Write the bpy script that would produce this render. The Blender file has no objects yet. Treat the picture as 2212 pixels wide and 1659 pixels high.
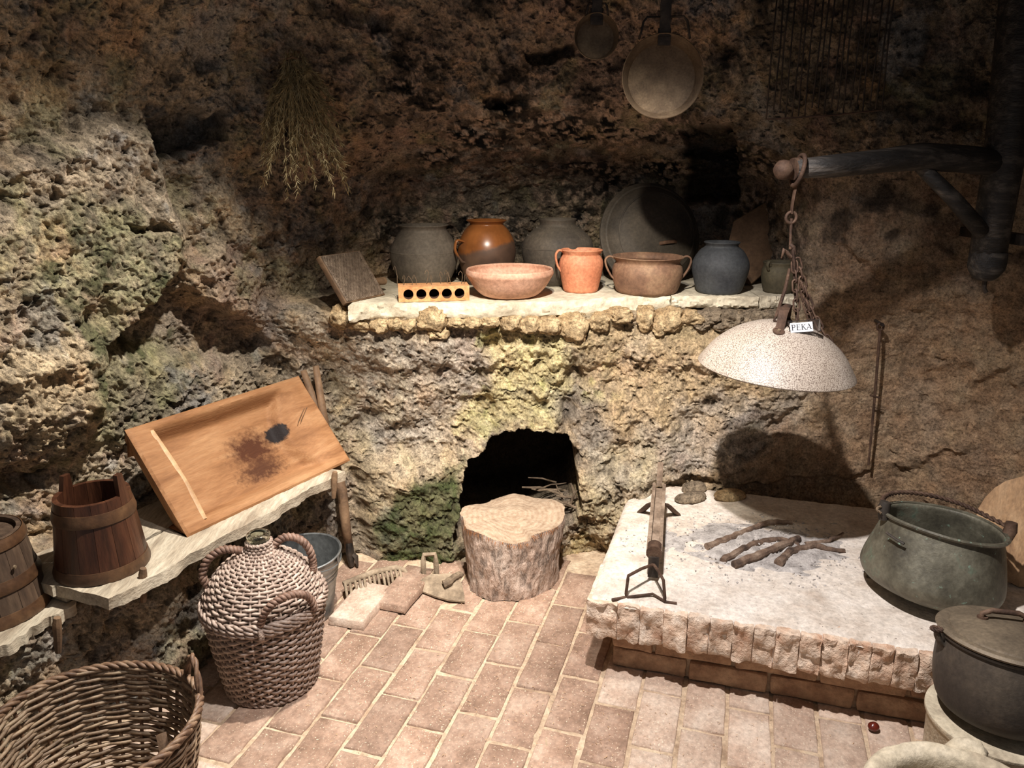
import bpy, bmesh, math, random
import numpy as np
from mathutils import Vector, Matrix, Euler

# ------------------------------------------------------------------ camera, world, lights
SC = bpy.context.scene
COL = SC.collection
R = math.radians
random.seed(7)
rng = np.random.default_rng(11)
EYE, FPX, PITCH = 1.6, 1650.0, R(16)

cam_d = bpy.data.cameras.new('camera')
cam_d.sensor_width = 36.0
cam_d.lens = FPX / 2212 * 36
cam_d.clip_start = 0.02
cam = bpy.data.objects.new('camera', cam_d)
COL.objects.link(cam)
cam.location = (0, 0, EYE)
cam.rotation_euler = (math.pi / 2 - PITCH, 0, 0)
SC.camera = cam

SC.view_settings.view_transform = 'Standard'
SC.view_settings.look = 'None'
SC.view_settings.gamma = 1.0
SC.view_settings.use_curve_mapping = False
SC.view_settings.exposure = 0.0

world = bpy.data.worlds.new('world')
SC.world = world
world.use_nodes = True
world.node_tree.nodes['Background'].inputs[0].default_value = (0.96, 0.95, 1.0, 1)
world.node_tree.nodes['Background'].inputs[1].default_value = 0.17


def spot(name, loc, target, watts, deg, blend, color, radius=0.03):
    l = bpy.data.lights.new(name, 'SPOT')
    l.energy = watts
    l.spot_size = R(deg)
    l.spot_blend = blend
    l.color = color
    l.shadow_soft_size = radius
    o = bpy.data.objects.new(name, l)
    COL.objects.link(o)
    o.location = loc
    o.rotation_euler = (Vector(target) - Vector(loc)).to_track_quat('-Z', 'Y').to_euler()
    return o


spot('ceiling_spot_hearth', (0.12, 1.35, 2.6), (0.52, 2.12, 0.3), 360, 86, 0.85, (1.0, 0.95, 0.94))
spot('ceiling_spot_bench', (-0.18, 2.0, 2.62), (-1.02, 2.0, 0.42), 400, 80, 1.0, (1.0, 0.95, 0.88))
spot('ceiling_spot_shelf', (0.0, 1.15, 2.55), (0.10, 2.95, 0.78), 360, 50, 0.9, (1.0, 0.91, 0.78))


# ------------------------------------------------------------------ pixel helpers (photo is 2212 x 1659)
def ray(px, py):
    a = (px - 1106.0) / FPX
    b = (829.5 - py) / FPX
    return Vector((a, math.cos(PITCH) + b * math.sin(PITCH), -math.sin(PITCH) + b * math.cos(PITCH)))


def on_z(px, py, z):
    d = ray(px, py)
    t = (z - EYE) / d.z
    return Vector((d.x * t, d.y * t, z))


def on_y(px, py, y):
    d = ray(px, py)
    t = y / d.y
    return Vector((d.x * t, y, EYE + d.z * t))


def mpp(p):
    """metres per photo pixel at a world point"""
    return (p[1] * math.cos(PITCH) + (EYE - p[2]) * math.sin(PITCH)) / FPX


# ------------------------------------------------------------------ numpy noise
def _hash(ix, iy, iz, seed):
    h = (ix * 374761393 + iy * 668265263 + iz * 1440662683 + seed * 982451653) & 0xffffffff
    h = ((h ^ (h >> 13)) * 1274126177) & 0xffffffff
    h = ((h ^ (h >> 16)) * 2246822519) & 0xffffffff
    return ((h ^ (h >> 15)) & 0xffff) / 65535.0


def vnoise(p, seed=0):
    """value noise in -1..1 of an (N,3) array"""
    f0 = np.floor(p)
    f = p - f0
    i = f0.astype(np.int64)
    u = f * f * f * (f * (f * 6 - 15) + 10)
    out = 0
    for dx in (0, 1):
        wx = u[:, 0] if dx else 1 - u[:, 0]
        for dy in (0, 1):
            wy = u[:, 1] if dy else 1 - u[:, 1]
            for dz in (0, 1):
                wz = u[:, 2] if dz else 1 - u[:, 2]
                out = out + wx * wy * wz * _hash(i[:, 0] + dx, i[:, 1] + dy, i[:, 2] + dz, seed)
    return out * 2 - 1


def fbm(p, scale, octaves, seed=0, gain=0.5):
    s, a, tot = 0, 1.0, 0
    for k in range(octaves):
        s = s + a * vnoise(p * scale * (2.03 ** k) + k * 7.3, seed + k)
        tot += a
        a *= gain
    return s / tot


def worley(q, scale, seed=0):
    """distance to nearest feature point of 2D coords (N,2), and that cell's random number"""
    p = q * scale
    i = np.floor(p).astype(np.int64)
    best = np.full(len(p), 9.0)
    rid = np.zeros(len(p))
    zz = np.zeros(len(p), np.int64)
    for dx in (-1, 0, 1):
        for dy in (-1, 0, 1):
            cx, cy = i[:, 0] + dx, i[:, 1] + dy
            hx = _hash(cx, cy, zz, seed)
            hy = _hash(cx, cy, zz + 1, seed)
            d = np.hypot(cx + hx - p[:, 0], cy + hy - p[:, 1])
            m = d < best
            best = np.where(m, d, best)
            rid = np.where(m, _hash(cx, cy, zz + 2, seed), rid)
    return best, rid


def sstep(a, b, x):
    t = np.clip((x - a) / (b - a), 0, 1)
    return t * t * (3 - 2 * t)


# ------------------------------------------------------------------ object helpers
def lin(c):
    return tuple(((v / 255.0) / 12.92 if v / 255.0 <= 0.04045 else ((v / 255.0 + 0.055) / 1.055) ** 2.4) for v in c)


def tag(o, label=None, cat=None, group=None, kind=None):
    if label: o['label'] = label
    if cat: o['category'] = cat
    if group: o['group'] = group
    if kind: o['kind'] = kind
    return o


def thing(name, label, cat, loc=(0, 0, 0), rot=(0, 0, 0), group=None):
    o = bpy.data.objects.new(name, None)
    COL.objects.link(o)
    o.empty_display_size = 0.05
    o.location = loc
    o.rotation_euler = rot
    return tag(o, label, cat, group)


def link(name, me, mat, parent=None):
    o = bpy.data.objects.new(name, me)
    COL.objects.link(o)
    if mat is not None and not me.materials:
        me.materials.append(mat)
    if parent is not None:
        o.parent = parent
    return o


def frame_of(d):
    d = d.normalized()
    a = Vector((0, 0, 1)) if abs(d.z) < 0.9 else Vector((1, 0, 0))
    u = d.cross(a).normalized()
    return u, d.cross(u).normalized()


class MB:
    def __init__(s):
        s.v, s.f = [], []

    def add(s, verts, faces):
        n = len(s.v)
        s.v += [Vector(p) for p in verts]
        s.f += [tuple(i + n for i in f) for f in faces]
        return s

    def box(s, c, size, M=None):
        x, y, z = size[0] / 2, size[1] / 2, size[2] / 2
        vs = [Vector((sx * x, sy * y, sz * z)) for sx in (-1, 1) for sy in (-1, 1) for sz in (-1, 1)]
        if M is not None: vs = [M @ p for p in vs]
        c = Vector(c)
        return s.add([p + c for p in vs], [(0, 1, 3, 2), (4, 6, 7, 5), (0, 4, 5, 1), (2, 3, 7, 6), (0, 2, 6, 4), (1, 5, 7, 3)])

    def tube(s, path, r, n=8, closed=False, up=None, flat=1.0):
        path = [Vector(p) for p in path]
        m = len(path)
        rs = r if isinstance(r, (list, tuple)) else [r] * m
        vs, fs = [], []
        pu = None
        for i, p in enumerate(path):
            if closed:
                d = path[(i + 1) % m] - path[i - 1]
            else:
                d = path[min(i + 1, m - 1)] - path[max(i - 1, 0)]
            if d.length < 1e-9: d = Vector((0, 0, 1))
            d.normalize()
            if up is not None:
                u = Vector(up) - d * d.dot(Vector(up))
                u.normalize()
            elif pu is None:
                u, _ = frame_of(d)
            else:
                u = pu - d * d.dot(pu)
                u = u.normalized() if u.length > 1e-6 else frame_of(d)[0]
            pu = u
            w = d.cross(u)
            for k in range(n):
                a = 2 * math.pi * k / n
                vs.append(p + u * (math.cos(a) * rs[i]) + w * (math.sin(a) * rs[i] * flat))
        for i in range(m if closed else m - 1):
            j = (i + 1) % m
            for k in range(n):
                l = (k + 1) % n
                fs.append((i * n + k, i * n + l, j * n + l, j * n + k))
        if not closed:
            fs.append(tuple(range(n - 1, -1, -1)))
            fs.append(tuple((m - 1) * n + k for k in range(n)))
        return s.add(vs, fs)

    def lathe(s, prof, n=48, fn=None, closed=False):
        """prof: (radius, z) list; fn(angle, r, z) -> (r, z)"""
        vs, fs = [], []
        rings = []
        for (r, z) in prof:
            if r < 1e-6:
                rings.append([len(vs)])
                vs.append((0, 0, z))
            else:
                ring = []
                for k in range(n):
                    a = 2 * math.pi * k / n
                    rr, zz = fn(a, r, z) if fn else (r, z)
                    ring.append(len(vs))
                    vs.append((rr * math.cos(a), rr * math.sin(a), zz))
                rings.append(ring)
        if closed: rings.append(rings[0])
        for A, B in zip(rings[:-1], rings[1:]):
            for k in range(n):
                l = (k + 1) % n
                if len(A) == 1 and len(B) == 1: continue
                if len(A) == 1: fs.append((A[0], B[l], B[k]))
                elif len(B) == 1: fs.append((A[k], A[l], B[0]))
                else: fs.append((A[k], A[l], B[l], B[k]))
        return s.add(vs, fs)

    def prism(s, pts, z0, z1):
        n = len(pts)
        vs = [(p[0], p[1], z0) for p in pts] + [(p[0], p[1], z1) for p in pts]
        fs = [tuple(range(n - 1, -1, -1)), tuple(range(n, 2 * n))] + [(k, (k + 1) % n, n + (k + 1) % n, n + k) for k in range(n)]
        return s.add(vs, fs)

    def xf(s, M):
        s.v = [M @ p for p in s.v]
        return s

    def jit(s, amp, scale, seed=0, octaves=2):
        if not s.v: return s
        p = np.array([tuple(q) for q in s.v])
        d = np.stack([fbm(p + 13.1 * k, scale, octaves, seed + 31 * k) for k in range(3)], 1) * amp
        s.v = [q + Vector(e) for q, e in zip(s.v, d)]
        return s

    def mesh(s, name, bevel=0, segs=2, sharp=38, subdiv=0):
        me = bpy.data.meshes.new(name)
        me.from_pydata([tuple(p) for p in s.v], [], s.f)
        if bevel or subdiv:
            bm = bmesh.new()
            bm.from_mesh(me)
            if bevel:
                bmesh.ops.bevel(bm, geom=list(bm.edges), offset=bevel, segments=segs, affect='EDGES', profile=0.5)
            if subdiv:
                bmesh.ops.subdivide_edges(bm, edges=list(bm.edges), cuts=subdiv, use_grid_fill=True)
            bm.to_mesh(me)
            bm.free()
        me.polygons.foreach_set('use_smooth', [True] * len(me.polygons))
        me.update()
        me.set_sharp_from_angle(angle=R(sharp))
        return me

    def build(s, name, mat, parent=None, origin=None, **kw):
        """origin: world point the vertices are measured from (object put there)"""
        if origin is not None:
            o3 = Vector(origin)
            s.v = [p - o3 for p in s.v]
        o = link(name, s.mesh(name, **kw), mat, parent)
        if origin is not None and parent is None:
            o.location = origin
        return o


def children(o):
    return [c for c in bpy.data.objects if c.parent == o]


def copy_tree(o, parent=None):
    c = o.copy()
    COL.objects.link(c)
    if parent is not None: c.parent = parent
    for ch in children(o): copy_tree(ch, c)
    return c


# ------------------------------------------------------------------ materials
def mat_new(name):
    m = bpy.data.materials.new(name)
    m.use_nodes = True
    nt = m.node_tree
    return m, nt, nt.nodes['Principled BSDF']


def N(nt, typ, **kw):
    n = nt.nodes.new(typ)
    for k, v in kw.items(): setattr(n, k, v)
    return n


def coords(nt, stretch=(1, 1, 1), out='Object'):
    tc = N(nt, 'ShaderNodeTexCoord')
    mp = N(nt, 'ShaderNodeMapping')
    mp.inputs['Scale'].default_value = stretch
    nt.links.new(tc.outputs[out], mp.inputs[0])
    oi = N(nt, 'ShaderNodeObjectInfo')
    mul = N(nt, 'ShaderNodeMath', operation='MULTIPLY')
    mul.inputs[1].default_value = 37.0
    nt.links.new(oi.outputs['Random'], mul.inputs[0])
    ad = N(nt, 'ShaderNodeVectorMath', operation='ADD')
    nt.links.new(mp.outputs[0], ad.inputs[0])
    nt.links.new(mul.outputs[0], ad.inputs[1])
    return ad.outputs[0]


def noise(nt, vec, scale, detail=6, rough=0.6, dist=0.0):
    n = N(nt, 'ShaderNodeTexNoise')
    n.inputs['Scale'].default_value = scale
    n.inputs['Detail'].default_value = detail
    n.inputs['Roughness'].default_value = rough
    n.inputs['Distortion'].default_value = dist
    nt.links.new(vec, n.inputs['Vector'])
    return n.outputs['Fac']


def ramp(nt, fac, stops):
    r = N(nt, 'ShaderNodeValToRGB')
    e = r.color_ramp.elements
    while len(e) < len(stops): e.new(0.5)
    for el, (p, c) in zip(e, stops):
        el.position = p
        el.color = (c[0], c[1], c[2], 1)
    nt.links.new(fac, r.inputs[0])
    return r.outputs['Color']


def mixc(nt, fac, a, b, mode='MIX'):
    m = N(nt, 'ShaderNodeMix', data_type='RGBA', blend_type=mode)
    for s, v in ((m.inputs[0], fac), (m.inputs[6], a), (m.inputs[7], b)):
        if isinstance(v, (int, float)): s.default_value = v
        elif isinstance(v, tuple): s.default_value = (v[0], v[1], v[2], 1)
        else: nt.links.new(v, s)
    return m.outputs[2]


def bump(nt, bsdf, hts, prev=None):
    """hts: list of (height socket, distance)"""
    for h, d in hts:
        b = N(nt, 'ShaderNodeBump')
        b.inputs['Strength'].default_value = 1.0
        b.inputs['Distance'].default_value = d
        nt.links.new(h, b.inputs['Height'])
        if prev: nt.links.new(prev, b.inputs['Normal'])
        prev = b.outputs[0]
    nt.links.new(prev, bsdf.inputs['Normal'])


def simple(name, cols, scale=8, rough=0.8, bmp=0.002, bscale=60, metal=0.0, stretch=(1, 1, 1), speck=None, spec=0.5, rnd=0.0, dist=0.0):
    """noise-ramp material; cols are sRGB 0..255 triples from dark to light"""
    m, nt, b = mat_new(name)
    v = coords(nt, stretch)
    n = noise(nt, v, scale, dist=dist)
    k = len(cols)
    stops = [(0.3 + 0.4 * i / max(1, k - 1), lin(c)) for i, c in enumerate(cols)]
    c = ramp(nt, n, stops)
    fine = noise(nt, v, bscale, 4, 0.65)
    c = mixc(nt, 1.0, c, ramp(nt, fine, [(0.3, (0.72,) * 3), (0.7, (1.18,) * 3)]), 'MULTIPLY')
    if speck:
        sp = noise(nt, v, speck[1], 3, 0.5)
        c = mixc(nt, ramp(nt, sp, [(speck[2], (0, 0, 0)), (speck[2] + 0.06, (1, 1, 1))]), c, lin(speck[0]))
    if rnd:
        oi = N(nt, 'ShaderNodeObjectInfo')
        lo, hi = 1 - rnd, 1 + rnd
        c = mixc(nt, 1.0, c, ramp(nt, oi.outputs['Random'], [(0, (lo,) * 3), (1, (hi,) * 3)]), 'MULTIPLY')
    nt.links.new(c, b.inputs['Base Color'])
    b.inputs['Roughness'].default_value = rough
    b.inputs['Metallic'].default_value = metal
    b.inputs['Specular IOR Level'].default_value = spec
    if bmp: bump(nt, b, [(fine, bmp)])
    return m


def rock_mat(name, tint=None):
    m, nt, b = mat_new(name)
    tc = N(nt, 'ShaderNodeTexCoord')
    v = tc.outputs['Object']
    at = N(nt, 'ShaderNodeVertexColor', layer_name='Col') if tint is None else None
    base = at.outputs['Color'] if at else ramp(nt, noise(nt, v, 9), [(0.3, lin(tint[0])), (0.7, lin(tint[1]))])
    n1 = noise(nt, v, 24, 8, 0.7)
    c = mixc(nt, 1.0, base, ramp(nt, n1, [(0.3, (0.5,) * 3), (0.5, (1.0,) * 3), (0.7, (1.45,) * 3)]), 'MULTIPLY')
    n2 = noise(nt, v, 110, 6, 0.7)
    c = mixc(nt, 1.0, c, ramp(nt, n2, [(0.34, (0.45,) * 3), (0.5, (1.0,) * 3), (0.64, (1.3,) * 3)]), 'MULTIPLY')
    nt.links.new(c, b.inputs['Base Color'])
    b.inputs['Roughness'].default_value = 0.92
    b.inputs['Specular IOR Level'].default_value = 0.25
    # pitted fine relief
    vo = N(nt, 'ShaderNodeTexVoronoi', feature='F1')
    vo.inputs['Scale'].default_value = 70
    wv = N(nt, 'ShaderNodeVectorMath', operation='ADD')
    nz = N(nt, 'ShaderNodeTexNoise')
    nz.inputs['Scale'].default_value = 40
    nt.links.new(v, nz.inputs['Vector'])
    sc = N(nt, 'ShaderNodeVectorMath', operation='SCALE')
    sc.inputs['Scale'].default_value = 0.02
    nt.links.new(nz.outputs['Color'], sc.inputs[0])
    nt.links.new(v, wv.inputs[0])
    nt.links.new(sc.outputs[0], wv.inputs[1])
    nt.links.new(wv.outputs[0], vo.inputs['Vector'])
    pit = ramp(nt, vo.outputs['Distance'], [(0.1, (0,) * 3), (0.42, (1,) * 3)])
    bump(nt, b, [(n1, 0.011), (pit, 0.0045), (n2, 0.010), (noise(nt, v, 330, 3, 0.6), 0.003)])
    return m


M = {}
M['rock'] = rock_mat('cave_rock')
M['rubble'] = rock_mat('rubble_stone', ((176, 140, 98), (214, 190, 150)))
M['rubble_grey'] = rock_mat('grey_rubble', ((120, 105, 88), (170, 152, 128)))
M['slab'] = simple('shelf_stone', [(170, 158, 136), (205, 194, 170), (222, 212, 190)], 6, 0.85, 0.004, 45)
M['brick'] = simple('floor_brick', [(128, 101, 82), (156, 127, 107), (180, 154, 134)], 9, 0.85, 0.0025, 75, speck=((206, 186, 160), 170, 0.63), rnd=0.16)
M['brick_pale'] = simple('dusty_floor_brick', [(166, 138, 118), (190, 166, 146), (208, 190, 172)], 9, 0.85, 0.0025, 75, speck=((216, 200, 176), 170, 0.63), rnd=0.1)
M['grout'] = simple('lime_grout', [(150, 124, 100), (190, 166, 138), (206, 186, 158)], 14, 0.95, 0.006, 60)
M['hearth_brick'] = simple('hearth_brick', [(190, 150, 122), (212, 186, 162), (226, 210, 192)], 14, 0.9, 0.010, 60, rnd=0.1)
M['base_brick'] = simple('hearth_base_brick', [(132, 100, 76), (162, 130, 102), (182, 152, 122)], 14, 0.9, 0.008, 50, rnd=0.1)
M['hearth_top'] = simple('hearth_plaster', [(188, 172, 156), (212, 200, 186), (226, 216, 204)], 9, 0.9, 0.003, 70, speck=((110, 98, 88), 130, 0.68))
M['ash'] = simple('wood_ash', [(134, 127, 122), (180, 173, 167), (206, 199, 192)], 22, 0.95, 0.005, 110)
M['charstick'] = simple('burnt_stick', [(58, 44, 36), (112, 90, 74), (150, 130, 112)], 18, 0.9, 0.004, 70)
M['iron'] = simple('dark_iron', [(34, 30, 27), (58, 50, 44), (84, 72, 62)], 14, 0.6, 0.0015, 90, metal=0.5)
M['rust'] = simple('rusty_iron', [(48, 33, 25), (84, 62, 48), (112, 88, 70)], 16, 0.75, 0.002, 90, metal=0.3)
M['dusty_iron'] = simple('dusty_iron', [(92, 76, 62), (138, 118, 100), (166, 148, 130)], 16, 0.8, 0.002, 90, metal=0.1)
M['pan'] = simple('pan_iron', [(84, 68, 52), (112, 93, 72), (134, 114, 90)], 16, 0.75, 0.0012, 150, metal=0.2)
M['castiron'] = simple('cast_iron', [(44, 39, 34), (62, 55, 48), (86, 76, 64)], 7, 0.65, 0.001, 90, metal=0.2)
M['castlid'] = simple('cast_iron_lid', [(70, 60, 48), (98, 86, 70), (122, 108, 88)], 7, 0.65, 0.001, 90, metal=0.2)
M['clay_grey'] = simple('grey_clay', [(74, 66, 58), (98, 89, 78), (116, 106, 94)], 7, 0.75, 0.0012, 80)
M['clay_dark'] = simple('dark_clay', [(54, 48, 42), (78, 70, 60), (94, 84, 72)], 7, 0.75, 0.0012, 80)
M['clay_blue'] = simple('black_clay', [(46, 48, 52), (64, 66, 68), (78, 80, 80)], 8, 0.7, 0.0012, 90)
M['clay_pan'] = simple('brown_clay', [(92, 66, 50), (126, 94, 72), (150, 120, 92)], 9, 0.75, 0.0012, 80)
M['clay_olive'] = simple('olive_clay', [(60, 54, 40), (84, 76, 56), (100, 92, 70)], 9, 0.75, 0.0012, 80)
M['terra'] = simple('terracotta', [(186, 112, 78), (206, 136, 100), (216, 156, 122)], 5, 0.7, 0.0008, 80)
M['terra_pale'] = simple('pale_terracotta', [(176, 128, 102), (198, 152, 126), (210, 170, 146)], 5, 0.7, 0.0008, 80)
M['hollow'] = simple('orange_brick', [(176, 118, 74), (204, 146, 96), (216, 164, 116)], 10, 0.85, 0.001, 80)
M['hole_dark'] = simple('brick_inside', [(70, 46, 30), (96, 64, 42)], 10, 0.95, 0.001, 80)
M['wood_red'] = simple('dark_stave_wood', [(42, 24, 15), (70, 40, 26), (96, 60, 40)], 7, 0.38, 0.0012, 40, stretch=(3, 3, 0.35), rnd=0.07)
M['wood_hoop'] = simple('hoop_wood', [(56, 36, 23), (84, 58, 38), (108, 80, 54)], 10, 0.45, 0.001, 60)
M['wood_grey'] = simple('worn_barrel_wood', [(44, 32, 24), (78, 60, 46), (104, 84, 66)], 6, 0.6, 0.0015, 40, stretch=(3, 3, 0.35), rnd=0.15)
M['plank'] = simple('old_plank', [(140, 124, 104), (178, 164, 142), (202, 190, 168)], 7, 0.85, 0.003, 45, stretch=(3, 0.5, 3))
M['wood_dull'] = simple('brown_stick_wood', [(74, 54, 38), (112, 86, 62), (140, 112, 84)], 7, 0.75, 0.002, 50)
M['wood_board'] = simple('pine_board', [(132, 98, 66), (168, 132, 94), (186, 152, 114)], 5, 0.7, 0.0012, 40, stretch=(3.5, 3.5, 0.3), dist=0.8)
M['wood_black'] = simple('sooty_beam', [(18, 16, 15), (38, 34, 31), (92, 84, 76)], 9, 0.6, 0.006, 30, stretch=(0.5, 4, 4))
M['wicker'] = simple('wicker_cane', [(120, 100, 88), (164, 143, 128), (194, 175, 160)], 30, 0.6, 0.001, 90, rnd=0.12)
M['wicker_brown'] = simple('brown_willow', [(96, 76, 58), (140, 116, 92), (172, 150, 122)], 26, 0.6, 0.001, 90, rnd=0.2)
M['willow_rim'] = simple('willow_rim', [(76, 52, 36), (118, 90, 68), (150, 124, 98)], 30, 0.6, 0.001, 90)
M['rope'] = simple('cane_handle', [(82, 58, 46), (120, 92, 76), (146, 120, 104)], 30, 0.65, 0.001, 90)
M['zinc'] = simple('galvanised', [(110, 112, 112), (142, 144, 142), (166, 168, 166)], 9, 0.42, 0.0006, 60, metal=0.75)
M['bark'] = None
M['mortar'] = simple('pale_limestone', [(158, 144, 122), (190, 177, 152), (206, 194, 172)], 9, 0.9, 0.003, 70)
M['dusty_wood'] = simple('dusty_wood', [(104, 88, 70), (142, 124, 102), (170, 152, 128)], 14, 0.85, 0.003, 70)
M['herb'] = simple('dried_herb', [(120, 104, 72), (160, 142, 102), (186, 170, 132)], 30, 0.85, 0)
M['twig'] = simple('dry_twig', [(70, 56, 44), (104, 88, 70), (134, 116, 94)], 25, 0.85, 0.001, 90)
M['paper'] = simple('white_card', [(236, 236, 238), (244, 244, 246)], 5, 0.6, 0)
M['ink'] = simple('black_ink', [(18, 18, 26), (22, 22, 30)], 5, 0.6, 0)
M['leather'] = simple('dark_bristle', [(78, 64, 52), (114, 97, 81), (142, 124, 106)], 40, 0.8, 0.0015, 120)
M['stoneboard'] = simple('brown_clay_slab', [(84, 62, 42), (108, 82, 58), (124, 96, 70)], 8, 0.85, 0.002, 60)


def chestnut_mat():
    m, nt, b = mat_new('chestnut_shell')
    v = coords(nt)
    nt.links.new(ramp(nt, noise(nt, v, 30), [(0.3, lin((64, 20, 14))), (0.7, lin((110, 42, 28)))]), b.inputs['Base Color'])
    b.inputs['Roughness'].default_value = 0.2
    return m


M['chestnut'] = chestnut_mat()


def glass_mat(name, rough, tint):
    m, nt, b = mat_new(name)
    v = coords(nt)
    nt.links.new(ramp(nt, noise(nt, v, 20), [(0.3, tint), (0.7, tuple(min(1, t * 1.05) for t in tint))]), b.inputs['Base Color'])
    b.inputs['Transmission Weight'].default_value = 1.0
    b.inputs['Roughness'].default_value = rough
    b.inputs['IOR'].default_value = 1.45
    return m


M['glass'] = glass_mat('bottle_glass', 0.08, (0.72, 0.78, 0.66))
M['acrylic'] = glass_mat('clear_acrylic', 0.05, (0.95, 0.96, 0.97))


def bark_mat():
    m, nt, b = mat_new('stump_bark')
    v = coords(nt, (1, 1, 0.36))
    n1 = noise(nt, v, 46, 5, 0.6, 0.4)
    n2 = noise(nt, v, 130, 4, 0.6)
    n3 = noise(nt, v, 9, 4)
    c = ramp(nt, n3, [(0.3, lin((156, 130, 112))), (0.5, lin((186, 164, 148))), (0.72, lin((208, 190, 174)))])
    c = mixc(nt, 1.0, c, ramp(nt, n1, [(0.36, (0.42,) * 3), (0.5, (0.95,) * 3), (0.65, (1.15,) * 3)]), 'MULTIPLY')
    nt.links.new(c, b.inputs['Base Color'])
    b.inputs['Roughness'].default_value = 0.9
    bump(nt, b, [(n1, 0.014), (n2, 0.005)])
    return m


M['bark'] = bark_mat()


def cut_mat():
    m, nt, b = mat_new('cut_wood')
    v = N(nt, 'ShaderNodeTexCoord').outputs['Object']
    w = N(nt, 'ShaderNodeTexWave', wave_type='RINGS', rings_direction='Z')
    w.inputs['Scale'].default_value = 16
    w.inputs['Distortion'].default_value = 5
    w.inputs['Detail'].default_value = 4
    nt.links.new(v, w.inputs['Vector'])
    n = noise(nt, v, 40, 6, 0.7)
    c = mixc(nt, 0.14, ramp(nt, n, [(0.3, lin((132, 108, 86))), (0.7, lin((184, 162, 138)))]),
             ramp(nt, w.outputs['Fac'], [(0.2, lin((170, 136, 104))), (0.8, lin((218, 196, 168)))]))
    nt.links.new(c, b.inputs['Base Color'])
    b.inputs['Roughness'].default_value = 0.9
    bump(nt, b, [(n, 0.006), (noise(nt, v, 130, 4), 0.004)])
    return m


M['cut'] = cut_mat()


def enamel_mat():
    m, nt, b = mat_new('speckled_lid')
    v = coords(nt)
    n = noise(nt, v, 330, 2, 0.5)
    big = noise(nt, v, 5, 4)
    c = ramp(nt, big, [(0.3, lin((170, 156, 140))), (0.7, lin((192, 180, 166)))])
    c = mixc(nt, ramp(nt, n, [(0.40, (1,) * 3), (0.52, (0,) * 3)]), c, lin((112, 97, 86)))
    nt.links.new(c, b.inputs['Base Color'])
    b.inputs['Roughness'].default_value = 0.42
    bump(nt, b, [(n, 0.0012)])
    return m


M['enamel'] = enamel_mat()


def copper_mat():
    m, nt, b = mat_new('patinated_copper')
    v = coords(nt)
    n = noise(nt, v, 7, 7, 0.65)
    c = ramp(nt, n, [(0.3, lin((52, 48, 42))), (0.48, lin((92, 88, 74))), (0.6, lin((116, 112, 96))), (0.74, lin((96, 120, 102)))])
    f = noise(nt, v, 80, 4)
    c = mixc(nt, 1.0, c, ramp(nt, f, [(0.3, (0.75,) * 3), (0.7, (1.15,) * 3)]), 'MULTIPLY')
    sp = noise(nt, v, 46, 3)
    c = mixc(nt, ramp(nt, sp, [(0.66, (0,) * 3), (0.74, (1,) * 3)]), c, lin((132, 158, 140)))
    nt.links.new(c, b.inputs['Base Color'])
    b.inputs['Metallic'].default_value = 0.25
    b.inputs['Roughness'].default_value = 0.55
    bump(nt, b, [(n, 0.004), (f, 0.001)])
    return m


M['copper'] = copper_mat()


def jar_mat():
    """brown glazed upper half, matte sooty lower half with a slanting glaze line"""
    m, nt, b = mat_new('half_glazed_jar')
    v = coords(nt)
    tc = N(nt, 'ShaderNodeTexCoord')
    sx = N(nt, 'ShaderNodeSeparateXYZ')
    nt.links.new(tc.outputs['Object'], sx.inputs[0])
    n = noise(nt, v, 10, 5)
    m1 = N(nt, 'ShaderNodeMath', operation='MULTIPLY_ADD')
    m1.inputs[1].default_value = -0.25
    nt.links.new(sx.outputs['X'], m1.inputs[0])
    nt.links.new(sx.outputs['Z'], m1.inputs[2])
    m2 = N(nt, 'ShaderNodeMath', operation='MULTIPLY_ADD')
    m2.inputs[1].default_value = 0.06
    nt.links.new(n, m2.inputs[0])
    nt.links.new(m1.outputs[0], m2.inputs[2])
    mask = ramp(nt, m2.outputs[0], [(0.185, (0,) * 3), (0.2, (1,) * 3)])
    up = ramp(nt, n, [(0.3, lin((106, 62, 30))), (0.7, lin((148, 92, 48)))])
    lo = ramp(nt, n, [(0.3, lin((66, 48, 38))), (0.7, lin((100, 74, 56)))])
    nt.links.new(mixc(nt, mask, lo, up), b.inputs['Base Color'])
    nt.links.new(ramp(nt, mask, [(0, (0.6,) * 3), (1, (0.3,) * 3)]), b.inputs['Roughness'])
    return m


M['jar'] = jar_mat()


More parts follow.
